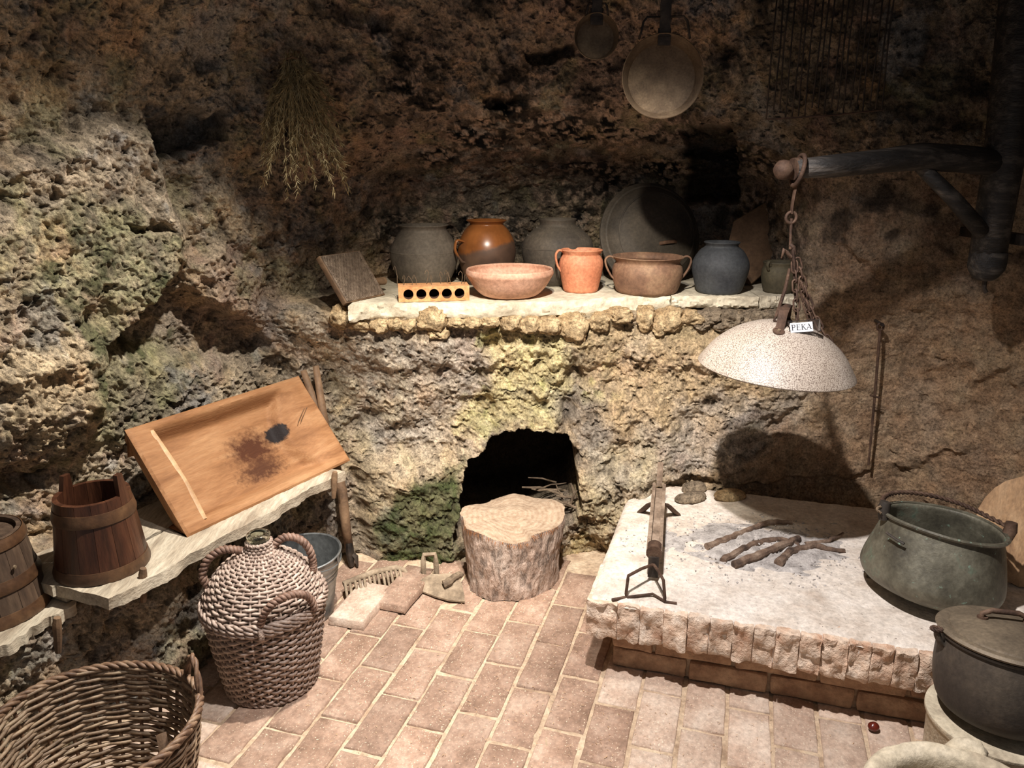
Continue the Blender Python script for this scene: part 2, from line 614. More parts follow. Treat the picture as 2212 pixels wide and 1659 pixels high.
def trough_mat():
    m, nt, b = mat_new('trough_wood')
    v = coords(nt, (0.5, 3, 3))
    tc = N(nt, 'ShaderNodeTexCoord')
    n = noise(nt, v, 6, 7, 0.6, 0.6)
    c = ramp(nt, n, [(0.3, lin((122, 82, 52))), (0.5, lin((152, 108, 72))), (0.7, lin((172, 130, 92)))])

    def blot(cx, cy, rx, ry, col, c, lo=0.75, hi=1.1, amp=0.9, sc=22):
        mp = N(nt, 'ShaderNodeMapping')
        mp.inputs['Location'].default_value = (-cx / rx, -cy / ry, 0)
        mp.inputs['Scale'].default_value = (1 / rx, 1 / ry, 0.0)
        nt.links.new(tc.outputs['Object'], mp.inputs[0])
        ln = N(nt, 'ShaderNodeVectorMath', operation='LENGTH')
        nt.links.new(mp.outputs[0], ln.inputs[0])
        nn = noise(nt, tc.outputs['Object'], sc, 6, 0.7)
        ma = N(nt, 'ShaderNodeMath', operation='MULTIPLY_ADD')
        ma.inputs[1].default_value = amp
        nt.links.new(nn, ma.inputs[0])
        nt.links.new(ln.outputs['Value'], ma.inputs[2])
        off = amp * 0.5
        return mixc(nt, ramp(nt, ma.outputs[0], [(min(0.98, (lo + off) / 2), (1,) * 3), (min(1.0, (hi + off) / 2), (0,) * 3)]) if False else
                    rampv(ma.outputs[0], lo + off, hi + off), c, lin(col))

    def rampv(s, a, bb):
        mr = N(nt, 'ShaderNodeMapRange')
        mr.inputs['From Min'].default_value = a
        mr.inputs['From Max'].default_value = bb
        mr.inputs['To Min'].default_value = 1.0
        mr.inputs['To Max'].default_value = 0.0
        nt.links.new(s, mr.inputs['Value'])
        return mr.outputs[0]

    c = blot(0.43, 0.20, 0.125, 0.095, (78, 44, 26), c, 0.35, 1.0, 1.9, 34)
    c = blot(0.42, 0.115, 0.13, 0.05, (82, 50, 32), c, 0.3, 1.0, 2.0, 50)
    c = blot(0.552, 0.222, 0.050, 0.040, (34, 27, 26), c, 0.75, 1.0, 0.9, 60)
    f = noise(nt, v, 60, 4)
    c = mixc(nt, 1.0, c, ramp(nt, f, [(0.3, (0.86,) * 3), (0.7, (1.08,) * 3)]), 'MULTIPLY')
    nt.links.new(c, b.inputs['Base Color'])
    b.inputs['Specular IOR Level'].default_value = 0.2
    b.inputs['Roughness'].default_value = 0.68
    bump(nt, b, [(f, 0.001)])
    return m


M['trough'] = trough_mat()
M['trough_pale'] = simple('bare_wood_cut', [(172, 132, 92), (200, 164, 122)], 8, 0.6, 0.001, 50)

# ------------------------------------------------------------------ cave walls
OX, OY = 0.2, 1.2      # pole of the cylindrical wall grid
LEVELS = [
    (0.00, [(-2.2, .3), (-1.75, .9), (-1.50, 1.4), (-1.38, 1.72), (-1.24, 1.92), (-1.06, 2.13), (-1.00, 2.45), (-.86, 2.74), (-.70, 2.90), (-.35, 2.96), (.05, 2.97), (.32, 2.94), (.50, 2.95), (.8, 3.0), (1.25, 3.03), (1.7, 3.03), (2.0, 2.75), (2.12, 2.0), (2.15, 1.0), (2.2, .3)]),
    (0.38, [(-2.2, .3), (-1.78, .9), (-1.55, 1.4), (-1.42, 1.72), (-1.28, 1.92), (-1.10, 2.13), (-1.00, 2.45), (-.86, 2.76), (-.70, 2.93), (-.35, 2.97), (.05, 2.97), (.32, 2.95), (.50, 2.97), (.8, 3.02), (1.25, 3.05), (1.7, 3.05), (2.0, 2.77), (2.12, 2.0), (2.15, 1.0), (2.2, .3)]),
    (0.47, [(-2.3, .3), (-2.0, .9), (-2.0, 1.4), (-1.84, 1.85), (-1.55, 2.18), (-1.26, 2.55), (-1.02, 2.95), (-.72, 3.04), (-.35, 3.0), (.05, 2.98), (.32, 2.97), (.50, 2.99), (.8, 3.03), (1.25, 3.06), (1.7, 3.06), (2.0, 2.77), (2.12, 2.0), (2.15, 1.0), (2.2, .3)]),
    (0.80, [(-2.3, .3), (-2.0, .9), (-2.0, 1.4), (-1.82, 1.85), (-1.52, 2.18), (-1.20, 2.60), (-.99, 3.05), (-.66, 3.02), (-.35, 2.97), (.05, 2.96), (.32, 2.98), (.50, 3.0), (.8, 3.04), (1.15, 3.06), (1.7, 3.04), (2.0, 2.77), (2.12, 2.0), (2.15, 1.0), (2.2, .3)]),
    (1.03, [(-2.3, .3), (-2.0, .9), (-2.0, 1.4), (-1.80, 1.85), (-1.52, 2.18), (-1.24, 2.60), (-1.0, 2.98), (-.62, 2.93), (-.35, 2.92), (.05, 2.94), (.32, 2.98), (.50, 3.02), (.8, 3.06), (1.10, 3.08), (1.25, 3.02), (1.7, 3.0), (2.0, 2.75), (2.12, 2.0), (2.15, 1.0), (2.2, .3)]),
    (1.09, [(-2.3, .3), (-2.0, .9), (-2.0, 1.4), (-1.84, 1.85), (-1.55, 2.18), (-1.26, 2.60), (-1.02, 3.0), (-.80, 3.25), (-.60, 3.60), (-.1, 3.70), (.5, 3.72), (.95, 3.70), (1.12, 3.55), (1.17, 3.12), (1.28, 2.99), (1.7, 2.96), (2.0, 2.72), (2.12, 2.0), (2.15, 1.0), (2.2, .3)]),
    (1.50, [(-2.3, .3), (-2.0, .9), (-2.0, 1.4), (-1.80, 1.85), (-1.54, 2.15), (-1.30, 2.60), (-1.05, 3.0), (-.74, 3.20), (-.50, 3.46), (0, 3.58), (.5, 3.64), (.95, 3.64), (1.12, 3.52), (1.19, 3.1), (1.30, 2.96), (1.7, 2.92), (2.0, 2.68), (2.12, 2.0), (2.15, 1.0), (2.2, .3)]),
    (1.85, [(-2.2, .3), (-1.9, .9), (-1.75, 1.4), (-1.60, 1.85), (-1.42, 2.15), (-1.20, 2.55), (-.95, 2.9), (-.60, 2.98), (-.3, 2.98), (.1, 2.98), (.5, 3.0), (.95, 3.0), (1.2, 2.95), (1.45, 2.88), (1.7, 2.83), (2.0, 2.6), (2.12, 2.0), (2.15, 1.0), (2.2, .3)]),
    (2.30, [(-2.0, .3), (-1.65, .9), (-1.5, 1.4), (-1.36, 1.85), (-1.20, 2.10), (-1.0, 2.45), (-.75, 2.72), (-.45, 2.78), (-.1, 2.78), (.3, 2.78), (.8, 2.78), (1.2, 2.74), (1.45, 2.70), (1.7, 2.62), (1.95, 2.4), (2.08, 1.9), (2.12, 1.0), (2.15, .3)]),
    (2.90, [(-1.6, .3), (-1.35, .9), (-1.2, 1.3), (-1.05, 1.6), (-.85, 1.9), (-.6, 2.15), (-.3, 2.25), (.1, 2.3), (.6, 2.3), (1.0, 2.25), (1.4, 2.15), (1.7, 1.9), (1.85, 1.5), (1.9, 1.0), (1.95, .3)]),
]
T0, T1 = R(-108), R(112)
TH_TAB = np.linspace(T0, T1, 441)


def poly_radius(pts):
    out = np.full(len(TH_TAB), 9.0)
    dx, dy = np.sin(TH_TAB), np.cos(TH_TAB)
    for (x0, y0), (x1, y1) in zip(pts[:-1], pts[1:]):
        ex, ey = x1 - x0, y1 - y0
        den = dx * ey - dy * ex
        den = np.where(np.abs(den) < 1e-9, 1e-9, den)
        t = ((x0 - OX) * ey - (y0 - OY) * ex) / den
        s = ((x0 - OX) * dy - (y0 - OY) * dx) / den
        ok = (t > 0) & (s >= -1e-6) & (s <= 1 + 1e-6)
        out = np.where(ok & (t < out), t, out)
    # ends that no segment reaches
    good = out < 8.9
    out = np.interp(TH_TAB, TH_TAB[good], out[good])
    k = np.hanning(11)
    k /= k.sum()
    pad = np.pad(out, 5, mode='edge')
    return np.convolve(pad, k, mode='valid')


RT = np.array([poly_radius(p) for _, p in LEVELS])
ZT = np.array([z for z, _ in LEVELS])


def base_radius(th, z):
    z = np.clip(z, ZT[0], ZT[-1])
    k = np.clip(np.searchsorted(ZT, z, side='right') - 1, 0, len(ZT) - 2)
    f = (z - ZT[k]) / (ZT[k + 1] - ZT[k])
    wide = (ZT[k + 1] - ZT[k]) > 0.2
    f = np.where(wide, f * f * (3 - 2 * f) * 0.5 + f * 0.5, f)
    col = (th - T0) / (T1 - T0) * (len(TH_TAB) - 1)
    c0 = np.clip(np.floor(col).astype(int), 0, len(TH_TAB) - 2)
    g = np.clip(col - c0, 0, 1)
    ra = RT[k, c0] * (1 - g) + RT[k, c0 + 1] * g
    rb = RT[k + 1, c0] * (1 - g) + RT[k + 1, c0 + 1] * g
    return ra * (1 - f) + rb * f


def hit(px, py):
    """where a photo pixel meets the smooth wall: (theta, z, point)"""
    d = ray(px, py)
    t = np.linspace(0.8, 5.0, 2000)
    x, y, z = d.x * t - OX, d.y * t - OY, EYE + d.z * t
    th, rr = np.arctan2(x, y), np.hypot(x, y)
    ins = rr < base_radius(th, z)
    inside_once = np.maximum.accumulate(ins)
    k = np.argmax(inside_once & ~ins)
    if k == 0: k = len(t) - 1
    return th[k], z[k], Vector((x[k] + OX, y[k] + OY, z[k]))


SR = 1.8


def wall_poly(pts):
    return np.array([(h[0] * SR, h[1]) for h in (hit(*p) for p in pts)])


def sdf(q, poly):
    """signed distance (negative inside) of 2D points to a polygon"""
    d = np.full(len(q), 1e9)
    ins = np.zeros(len(q), bool)
    n = len(poly)
    for i in range(n):
        a, b = poly[i], poly[(i + 1) % n]
        e = b - a
        w = q - a
        t = np.clip((w @ e) / max(e @ e, 1e-12), 0, 1)
        dd = w - t[:, None] * e
        d = np.minimum(d, (dd ** 2).sum(1))
        c = ((a[1] <= q[:, 1]) & (b[1] > q[:, 1])) | ((b[1] <= q[:, 1]) & (a[1] > q[:, 1]))
        den = b[1] - a[1] if abs(b[1] - a[1]) > 1e-12 else 1e-12
        xi = a[0] + (q[:, 1] - a[1]) / den * (b[0] - a[0])
        ins ^= c & (q[:, 0] < xi)
    d = np.sqrt(d)
    return np.where(ins, -d, d)


def region(q, px_pts, soft):
    """soft mask 0..1 of a wall region, computed only near it"""
    poly = wall_poly(px_pts)
    lo, hi = poly.min(0) - soft - 0.02, poly.max(0) + soft + 0.02
    near = ((q >= lo) & (q <= hi)).all(1)
    out = np.zeros(len(q))
    if near.any():
        out[near] = sstep(soft, -soft, sdf(q[near], poly))
    return out


def sstep_rev(a, b, x):
    return 1 - sstep(b, a, x)


OVEN = [(978, 1172), (988, 1080), (1008, 1000), (1058, 948), (1110, 926), (1165, 932), (1216, 936), (1240, 965), (1249, 1040), (1252, 1092), (1226, 1128), (1160, 1165), (1080, 1178)]

# (polygon in photo pixels, colour sRGB, softness m, strength)
PAINT = [
    ([(0, -60), (520, -60), (600, 200), (570, 420), (380, 470), (0, 430)], (168, 150, 124), 0.10, 0.8),
    ([(500, -60), (1600, -60), (1540, 250), (1200, 420), (800, 470), (560, 430), (600, 200)], (136, 114, 94), 0.12, 0.85),
    ([(1080, -60), (1600, -60), (1560, 120), (1500, 330), (1330, 250), (1100, 220)], (150, 122, 104), 0.08, 0.75),
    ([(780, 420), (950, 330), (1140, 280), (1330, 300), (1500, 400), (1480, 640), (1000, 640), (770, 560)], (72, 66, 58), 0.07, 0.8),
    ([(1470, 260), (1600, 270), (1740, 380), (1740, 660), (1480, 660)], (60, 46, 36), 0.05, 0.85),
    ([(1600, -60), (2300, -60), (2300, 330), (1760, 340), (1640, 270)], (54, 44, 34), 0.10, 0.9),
    ([(1740, 360), (2300, 330), (2300, 620), (1980, 640), (1750, 650)], (124, 94, 68), 0.10, 0.9),
    ([(1750, 640), (2300, 600), (2300, 1300), (1900, 1200), (1620, 1090), (1580, 1000), (1720, 880)], (156, 120, 84), 0.06, 0.9),
    ([(0, 430), (190, 430), (370, 540), (355, 620), (225, 745), (0, 720)], (134, 132, 88), 0.05, 0.75),
    ([(150, 750), (330, 740), (430, 800), (380, 860), (270, 960), (170, 960)], (128, 126, 80), 0.05, 0.7),
    ([(0, 760), (130, 760), (170, 960), (180, 1020), (60, 1010), (0, 940)], (196, 168, 124), 0.05, 0.7),
    ([(370, 540), (520, 520), (600, 640), (560, 760), (420, 700)], (150, 120, 98), 0.06, 0.7),
    ([(560, 420), (760, 440), (800, 560), (700, 640), (600, 560)], (140, 116, 92), 0.06, 0.6),
    ([(740, 715), (1030, 715), (1065, 840), (985, 960), (830, 990), (740, 860)], (160, 150, 138), 0.05, 0.75),
    ([(1035, 715), (1245, 705), (1215, 860), (1190, 925), (1110, 905), (1015, 950), (1000, 900), (1070, 840)], (206, 190, 128), 0.035, 0.8),
    ([(1250, 700), (1740, 690), (1690, 860), (1590, 960), (1330, 930), (1250, 830)], (178, 150, 106), 0.06, 0.8),
    ([(1560, 830), (1720, 850), (1600, 1010), (1420, 1040), (1300, 1080), (1270, 960), (1400, 920)], (168, 158, 148), 0.05, 0.7),
    ([(1270, 960), (1400, 930), (1420, 1040), (1340, 1100), (1280, 1180), (1240, 1100)], (190, 172, 124), 0.05, 0.6),
    ([(1200, 1180), (1320, 1150), (1320, 1230), (1200, 1230)], (172, 150, 88), 0.03, 0.7),
    ([(815, 1120), (880, 1030), (985, 1000), (985, 1170), (1000, 1240), (820, 1240)], (58, 74, 22), 0.035, 0.9),
    ([(740, 980), (830, 1000), (820, 1220), (740, 1220)], (138, 122, 92), 0.04, 0.7),
    ([(700, 400), (790, 260), (800, 350), (780, 540), (720, 520)], (156, 122, 88), 0.03, 0.55),
    ([(730, 285), (790, 285), (788, 345), (735, 350)], (164, 128, 84), 0.015, 0.8),
    ([(60, 1480), (760, 1040), (760, 1210), (440, 1470), (130, 1640), (0, 1640)], (112, 108, 104), 0.05, 0.8),  # below the bench: its bluish shade put into the rock colour
    ([(330, 1330), (450, 1330), (470, 1450), (330, 1470)], (140, 128, 84), 0.03, 0.6),
    ([(325, 250), (485, 245), (480, 300), (330, 360)], (92, 92, 92), 0.01, 0.9),
]


def make_walls():
    # angular and vertical samples, fine where the photograph looks
    th = np.concatenate([np.linspace(R(-104), R(-74), 60, endpoint=False), np.linspace(R(-74), R(54), 800, endpoint=False), np.linspace(R(54), R(108), 90)])
    zz = np.concatenate([np.linspace(-0.03, 2.25, 456, endpoint=False), np.linspace(2.25, 2.9, 60)])
    TH, ZZ = np.meshgrid(th, zz)
    nr, nc = TH.shape
    t, z = TH.ravel(), ZZ.ravel()
    rad = base_radius(t, z)
    P = np.stack([OX + np.sin(t) * rad, OY + np.cos(t) * rad, z], 1)
    q0 = np.stack([t * SR, z], 1)
    w1 = np.stack([fbm(P, 9, 4, 101), fbm(P, 9, 4, 102)], 1)
    w2 = np.stack([fbm(P, 34, 3, 103), fbm(P, 34, 3, 104)], 1)
    q = q0 + w1 * 0.03 + w2 * 0.008        # ragged outlines
    qc = q0 + w1 * 0.09 + w2 * 0.02
    # calm zones: smooth plaster on the right, shelf edge, contact with the trough and planks
    plaster = region(q0, [(1740, 360), (2300, 330), (2300, 1300), (1900, 1200), (1640, 1090), (1600, 1000), (1730, 880)], 0.12)
    calm = 1 - 0.6 * plaster
    niche = region(q0, [(735, 640), (1740, 640), (1740, 735), (735, 720)], 0.02)
    trough_zone = region(q0, [(330, 1100), (250, 900), (660, 790), (770, 1000)], 0.06)
    big = fbm(P, 2.3, 3, 1)
    mid = fbm(P, 6.5, 4, 2)
    ridge = 1 - np.abs(fbm(P, 5.0, 4, 3)) * 2.4
    sm = fbm(P, 24, 3, 4)
    fine = fbm(P, 75, 2, 5)
    disp = (0.045 * big * (1 - 0.7 * trough_zone) * (1 - 0.7 * niche) + 0.034 * mid * (1 - 0.6 * trough_zone) * (1 - 0.6 * niche)
            + 0.022 * np.clip(ridge, -1, 1) + 0.007 * sm + 0.0062 * fine + 0.0062 * fbm(P, 130, 1, 6)) * calm
    wd, wr = worley(q0 + w2 * 0.012, 26, 7)
    pit = sstep(0.40, 0.08, wd) * (wr > 0.62)
    wd2, wr2 = worley(q0 + w1 * 0.03, 9, 9)
    pock = sstep(0.42, 0.18, wd2) * (wr2 > 0.80)
    wd3, wr3 = worley(q0 + w2 * 0.012, 48, 12)
    pit3 = 0.35 * sstep(0.46, 0.14, wd3) * (wr3 > 0.55) + sstep(0.20, 0.42, fbm(P, 31, 4, 13, 0.6))
    disp = disp - calm * (0.006 * pit + 0.022 * pock * (1 - niche) + 0.013 * pit3) + calm * 0.007 * (0.5 - np.abs(fbm(P, 38, 3, 21)) * 2)
    # designed relief, towards the room positive
    out = np.zeros(len(t))
    # jutting outcrop on the left with the hollow on its right
    out += 0.12 * region(q, [(-200, 380), (60, 330), (200, 260), (325, 300), (372, 480), (365, 590), (300, 670), (215, 745), (200, 860), (170, 1000), (-200, 1000)], 0.035) * sstep(0.52, 0.95, z)
    out -= 0.10 * region(q, [(225, 745), (350, 620), (460, 660), (560, 740), (500, 800), (330, 770)], 0.04)
    out += 0.08 * region(q, [(370, 560), (470, 530), (560, 600), (550, 700), (400, 650)], 0.04)
    out += 0.06 * region(q, [(420, 380), (560, 470), (560, 560), (430, 540), (380, 460)], 0.05)
    out -= 0.14 * region(q, [(330, 262), (400, 250), (480, 240), (490, 300), (400, 320), (340, 362)], 0.008)
    out -= 0.05 * region(q, [(230, 488), (330, 480), (345, 500), (240, 500)], 0.008)
    out -= 0.07 * region(q, [(0, 1030), (70, 1020), (80, 1050), (0, 1062)], 0.012)
    # back wall below the shelf
    out += 0.03 * region(q, [(740, 725), (1700, 725), (1680, 800), (1300, 790), (1000, 800), (760, 790)], 0.03)
    out += 0.05 * region(q, [(830, 1010), (980, 990), (985, 1230), (830, 1230)], 0.05)
    out += 0.06 * region(q, [(1255, 980), (1420, 1010), (1400, 1100), (1310, 1170), (1260, 1130)], 0.05)
    out -= 0.05 * region(q, [(1195, 850), (1240, 780), (1260, 820), (1225, 930)], 0.02)
    out -= 0.05 * region(q, [(1035, 735), (1085, 735), (1090, 765), (1045, 765)], 0.015)
    out -= 0.06 * region(q, [(1400, 1060), (1480, 1030), (1560, 1040), (1480, 1060), (1420, 1085)], 0.015)
    out -= 0.08 * region(q, [(715, 960), (775, 990), (800, 1225), (725, 1225)], 0.03)
    # smoke hole and slots of the upper wall
    out -= 0.45 * region(q, [(1478, 290), (1500, 262), (1560, 265), (1590, 300), (1585, 440), (1490, 440)], 0.012)
    out -= 0.12 * region(q, [(1140, 105), (1235, 92), (1240, 118), (1160, 135)], 0.008)
    out -= 0.08 * region(q, [(1040, 205), (1115, 210), (1110, 240), (1050, 235)], 0.01)
    out -= 0.06 * region(q, [(800, 15), (850, 10), (850, 65), (805, 70)], 0.01)
    # right wall stones and crack
    for pts, h in [([(1560, 960), (1740, 930), (1860, 960), (1880, 1020), (1600, 1040)], 0.03), ([(1920, 910), (2080, 900), (2110, 960), (1950, 1010)], 0.022),
                   ([(1990, 800), (2100, 780), (2090, 830), (2010, 840)], -0.02), ([(2100, 830), (2180, 790), (2200, 850), (2130, 870)], -0.025),
                   ([(1840, 420), (2020, 470), (2060, 560), (1900, 600), (1830, 520)], 0.03)]:
        out += h * region(q, pts, 0.012)
    crack = wall_poly([(1745, 845), (1690, 900), (1630, 960), (1590, 985), (1590, 995), (1640, 975), (1700, 915), (1750, 860)])
    out -= 0.03 * sstep(0.012, -0.004, sdf(q, crack))
    # oven mouth: a real tunnel into the rock
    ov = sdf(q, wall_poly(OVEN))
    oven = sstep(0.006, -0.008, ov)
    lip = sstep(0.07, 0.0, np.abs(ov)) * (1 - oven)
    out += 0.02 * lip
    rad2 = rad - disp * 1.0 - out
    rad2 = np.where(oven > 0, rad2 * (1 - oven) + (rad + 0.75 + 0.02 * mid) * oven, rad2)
    X = OX + np.sin(t) * rad2
    Y = OY + np.cos(t) * rad2
    # oven floor and roof slope inwards: keep z
    V = np.stack([X, Y, z + 0.012 * fbm(P, 30, 2, 20) * (z > 0.03)], 1)
    # ---------------- rock colours, with shade painted into pits and below the bench, oven tunnel darker
    a = fbm(P, 3.1, 4, 50)
    b = fbm(P, 11, 4, 51)
    c1, c2, c3 = (np.array(lin(c)) for c in ((172, 152, 122), (138, 122, 102), (186, 158, 116)))
    colr = c1[None] * np.ones((len(t), 1))
    colr += (c2 - c1)[None] * sstep(-0.1, 0.45, a)[:, None]
    colr += (c3 - colr) * (sstep(0.05, 0.5, b) * 0.6)[:, None]
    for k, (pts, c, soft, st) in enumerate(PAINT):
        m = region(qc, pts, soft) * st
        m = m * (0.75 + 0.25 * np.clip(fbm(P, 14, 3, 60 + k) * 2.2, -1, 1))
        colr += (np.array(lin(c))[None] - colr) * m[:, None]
    # moss tufts, dark lichen specks, pale ochre chips: stains with shapes of their own
    for sd, cc, st in ((70, (178, 138, 116), 0.45), (71, (122, 118, 76), 0.45), (72, (152, 152, 150), 0.5), (73, (188, 144, 92), 0.4), (74, (96, 84, 72), 0.5)):
        wv = sstep(0.12, 0.38, fbm(P, 6.0, 5, sd, 0.6)) * st * (1 - 0.75 * plaster) * (0.4 + 0.6 * np.maximum(sstep(1.0, 1.25, z), sstep(-0.9, -1.2, q0[:, 0])))
        lum = colr.mean(1, keepdims=True)
        tgt = np.array(lin(cc))
        tgt = tgt[None] * (0.45 * lum / tgt.mean() + 0.55)        # keep sooty zones sooty
        colr += (tgt - colr) * wv[:, None]
    moss = region(qc, [(0, 400), (390, 560), (440, 800), (420, 980), (150, 1000), (0, 1060)], 0.1)
    mm = sstep(0.12, 0.42, fbm(P, 13, 5, 80)) * moss * 0.75
    colr += (np.array(lin((50, 58, 22)))[None] - colr) * mm[:, None]
    mo3 = region(qc, [(815, 1130), (870, 1040), (975, 1010), (990, 1100), (1000, 1240), (815, 1240)], 0.04) * (0.45 + 0.4 * sstep(-0.15, 0.25, fbm(P, 15, 4, 84)))
    colr += (np.array(lin((46, 62, 16)))[None] - colr) * mo3[:, None]
    mo2 = region(qc, [(990, 690), (1320, 700), (1300, 860), (1030, 940)], 0.08) * sstep(0.15, 0.5, fbm(P, 16, 4, 83)) * 0.5
    colr += (np.array(lin((150, 150, 70)))[None] - colr) * mo2[:, None]
    up = sstep(1.05, 1.3, z)
    chips = sstep(0.30, 0.42, fbm(P, 17, 3, 81)) * up * region(qc, [(520, -60), (1600, -60), (1500, 420), (820, 640), (560, 640)], 0.1)
    colr += (np.array(lin((168, 138, 112)))[None] - colr) * (chips * 0.7)[:, None]
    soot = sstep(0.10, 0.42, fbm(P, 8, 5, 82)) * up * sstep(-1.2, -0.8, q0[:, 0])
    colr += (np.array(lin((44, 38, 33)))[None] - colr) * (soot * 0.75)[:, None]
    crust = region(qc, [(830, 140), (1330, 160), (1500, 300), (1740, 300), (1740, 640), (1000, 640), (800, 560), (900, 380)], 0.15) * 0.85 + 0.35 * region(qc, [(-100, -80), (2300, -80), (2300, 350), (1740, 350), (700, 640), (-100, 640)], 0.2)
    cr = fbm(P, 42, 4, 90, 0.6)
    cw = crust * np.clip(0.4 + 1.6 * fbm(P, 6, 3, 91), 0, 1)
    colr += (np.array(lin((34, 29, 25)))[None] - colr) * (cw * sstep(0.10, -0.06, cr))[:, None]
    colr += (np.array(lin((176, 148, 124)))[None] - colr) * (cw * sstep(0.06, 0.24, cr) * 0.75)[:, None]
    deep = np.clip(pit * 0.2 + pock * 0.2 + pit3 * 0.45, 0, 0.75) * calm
    colr += (np.array(lin((66, 56, 44)))[None] - colr) * deep[:, None]  # pits and pocks darkened, the shade of each hollow painted in
    colr += (np.array(lin((58, 46, 36)))[None] - colr) * (oven * 0.9)[:, None]  # oven tunnel tinted dark brown
    grey = colr.mean(1, keepdims=True)
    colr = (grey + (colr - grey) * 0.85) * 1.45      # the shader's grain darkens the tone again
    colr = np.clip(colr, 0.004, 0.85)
    # ---------------- split into three pieces of the setting
    Vg = V.reshape(nr, nc, 3)
    Cg = colr.reshape(nr, nc, 3)
    c_left = int(np.argmin(np.abs(th - R(-29.0))))
    c_right = int(np.argmin(np.abs(th - R(28.5))))
    res = []
    for name, ca, cb in (('wall_left', 0, c_left), ('wall_back', c_left, c_right), ('wall_right', c_right, nc - 1)):
        v = Vg[:, ca:cb + 1].reshape(-1, 3)
        cc = Cg[:, ca:cb + 1].reshape(-1, 3)
        w = cb - ca + 1
        i, j = np.meshgrid(np.arange(nr - 1), np.arange(w - 1), indexing='ij')
        a0 = (i * w + j).ravel()
        f = np.stack([a0, a0 + 1, a0 + w + 1, a0 + w], 1)[:, ::-1]
        me = bpy.data.meshes.new(name)
        me.vertices.add(len(v))
        me.vertices.foreach_set('co', v.astype(np.float32).ravel())
        me.loops.add(f.size)
        me.loops.foreach_set('vertex_index', f.astype(np.int32).ravel())
        me.polygons.add(len(f))
        me.polygons.foreach_set('loop_start', np.arange(0, f.size, 4, dtype=np.int32))
        me.polygons.foreach_set('loop_total', np.full(len(f), 4, dtype=np.int32))
        me.polygons.foreach_set('use_smooth', np.ones(len(f), bool))
        me.update(calc_edges=True)
        att = me.color_attributes.new('Col', 'FLOAT_COLOR', 'POINT')
        rgba = np.concatenate([cc, np.ones((len(cc), 1))], 1)
        att.data.foreach_set('color', rgba.astype(np.float32).ravel())
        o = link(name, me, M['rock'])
        tag(o, kind='structure')
        res.append(o)
    # ceiling closing the vault above the lamps
    mb = MB()
    edge = [Vector((OX + math.sin(a) * r * 1.05, OY + math.cos(a) * r * 1.05, 2.9)) for a, r in zip(TH_TAB[::8], RT[-1][::8])]
    n = len(edge)
    rings = [[Vector((OX, OY, 3.02)) + (e - Vector((OX, OY, 2.9))) * s + Vector((0, 0, -0.12 * s * s)) for e in edge] for s in (1.0, 0.75, 0.5, 0.25)]
    vs = [p for r in rings for p in r] + [Vector((OX, OY, 3.02))]
    fs = [(r * n + k, r * n + k + 1, (r + 1) * n + k + 1, (r + 1) * n + k) for r in range(3) for k in range(n - 1)]
    fs += [(3 * n + k, 3 * n + k + 1, 4 * n) for k in range(n - 1)]
    mb.add(vs, fs).jit(0.03, 4, 5)
    me = mb.mesh('ceiling')
    at = me.color_attributes.new('Col', 'FLOAT_COLOR', 'POINT')
    at.data.foreach_set('color', list(lin((60, 52, 44)) + (1.0,)) * len(me.vertices))
    tag(link('ceiling', me, M['rock']), kind='structure')
    return res


WALL_L, WALL_B, WALL_R = make_walls()

# ------------------------------------------------------------------ floor: grout bed and bricks laid askew
YAW = R(17)
AX = Vector((math.sin(YAW), math.cos(YAW), 0))      # long axis of the bricks, away from the viewer
BX = Vector((math.cos(YAW), -math.sin(YAW), 0))     # across, along the hearth front


def floor_bed():
    xs, ys = np.linspace(-2.3, 2.4, 236), np.linspace(0.3, 3.75, 173)
    gx, gy = np.meshgrid(xs, ys)
    p = np.stack([gx.ravel(), gy.ravel(), np.zeros(gx.size)], 1)
    z = -0.007 + 0.004 * fbm(p, 30, 3, 33) + 0.004 * fbm(p, 5, 2, 34)
    v = [(a, b, c) for a, b, c in zip(p[:, 0], p[:, 1], z)]
    w = len(xs)
    f = [(i * w + j, i * w + j + 1, (i + 1) * w + j + 1, (i + 1) * w + j) for i in range(len(ys) - 1) for j in range(w - 1)]
    mb = MB()
    mb.v, mb.f = [Vector(q) for q in v], f
    o = mb.build('floor', M['grout'])
    return tag(o, kind='structure')


FLOOR = floor_bed()


def brick_mesh(name, L, W, Hh, seed, inset=0.004, rough=0.0016, mat=None):
    r = random.Random(seed)
    nx, ny = 5, 3
    ring = []
    for i in range(nx): ring.append((-L / 2 + L * i / nx, -W / 2))
    for i in range(ny): ring.append((L / 2, -W / 2 + W * i / ny))
    for i in range(nx): ring.append((L / 2 - L * i / nx, W / 2))
    for i in range(ny): ring.append((-L / 2, W / 2 - W * i / ny))
    n = len(ring)

    def jr(p, s, e): return ((p[0] + r.uniform(-e, e)) * s[0], (p[1] + r.uniform(-e, e)) * s[1])
    base = [jr(p, (1, 1), rough) for p in ring]
    ins = ((L - 2 * inset) / L, (W - 2 * inset) / W)
    vs = [(x, y, -Hh) for x, y in base] + [(x, y, -inset * 0.8 + r.uniform(-.0008, .0008)) for x, y in base]
    top = [(x * ins[0], y * ins[1]) for x, y in base]
    vs += [(x, y, r.uniform(-.0012, .0008)) for x, y in top]
    vs += [(x * 0.5, y * 0.5, r.uniform(-.0015, .001)) for x, y in top] + [(0, 0, 0)]
    fs = []
    for k in range(n):
        l = (k + 1) % n
        for a in range(3): fs.append((a * n + k, a * n + l, (a + 1) * n + l, (a + 1) * n + k))
        fs.append((3 * n + k, 3 * n + l, 4 * n))
    mb = MB().add(vs, fs)
    me = mb.mesh(name, sharp=60)
    if mat: me.materials.append(mat)
    return me


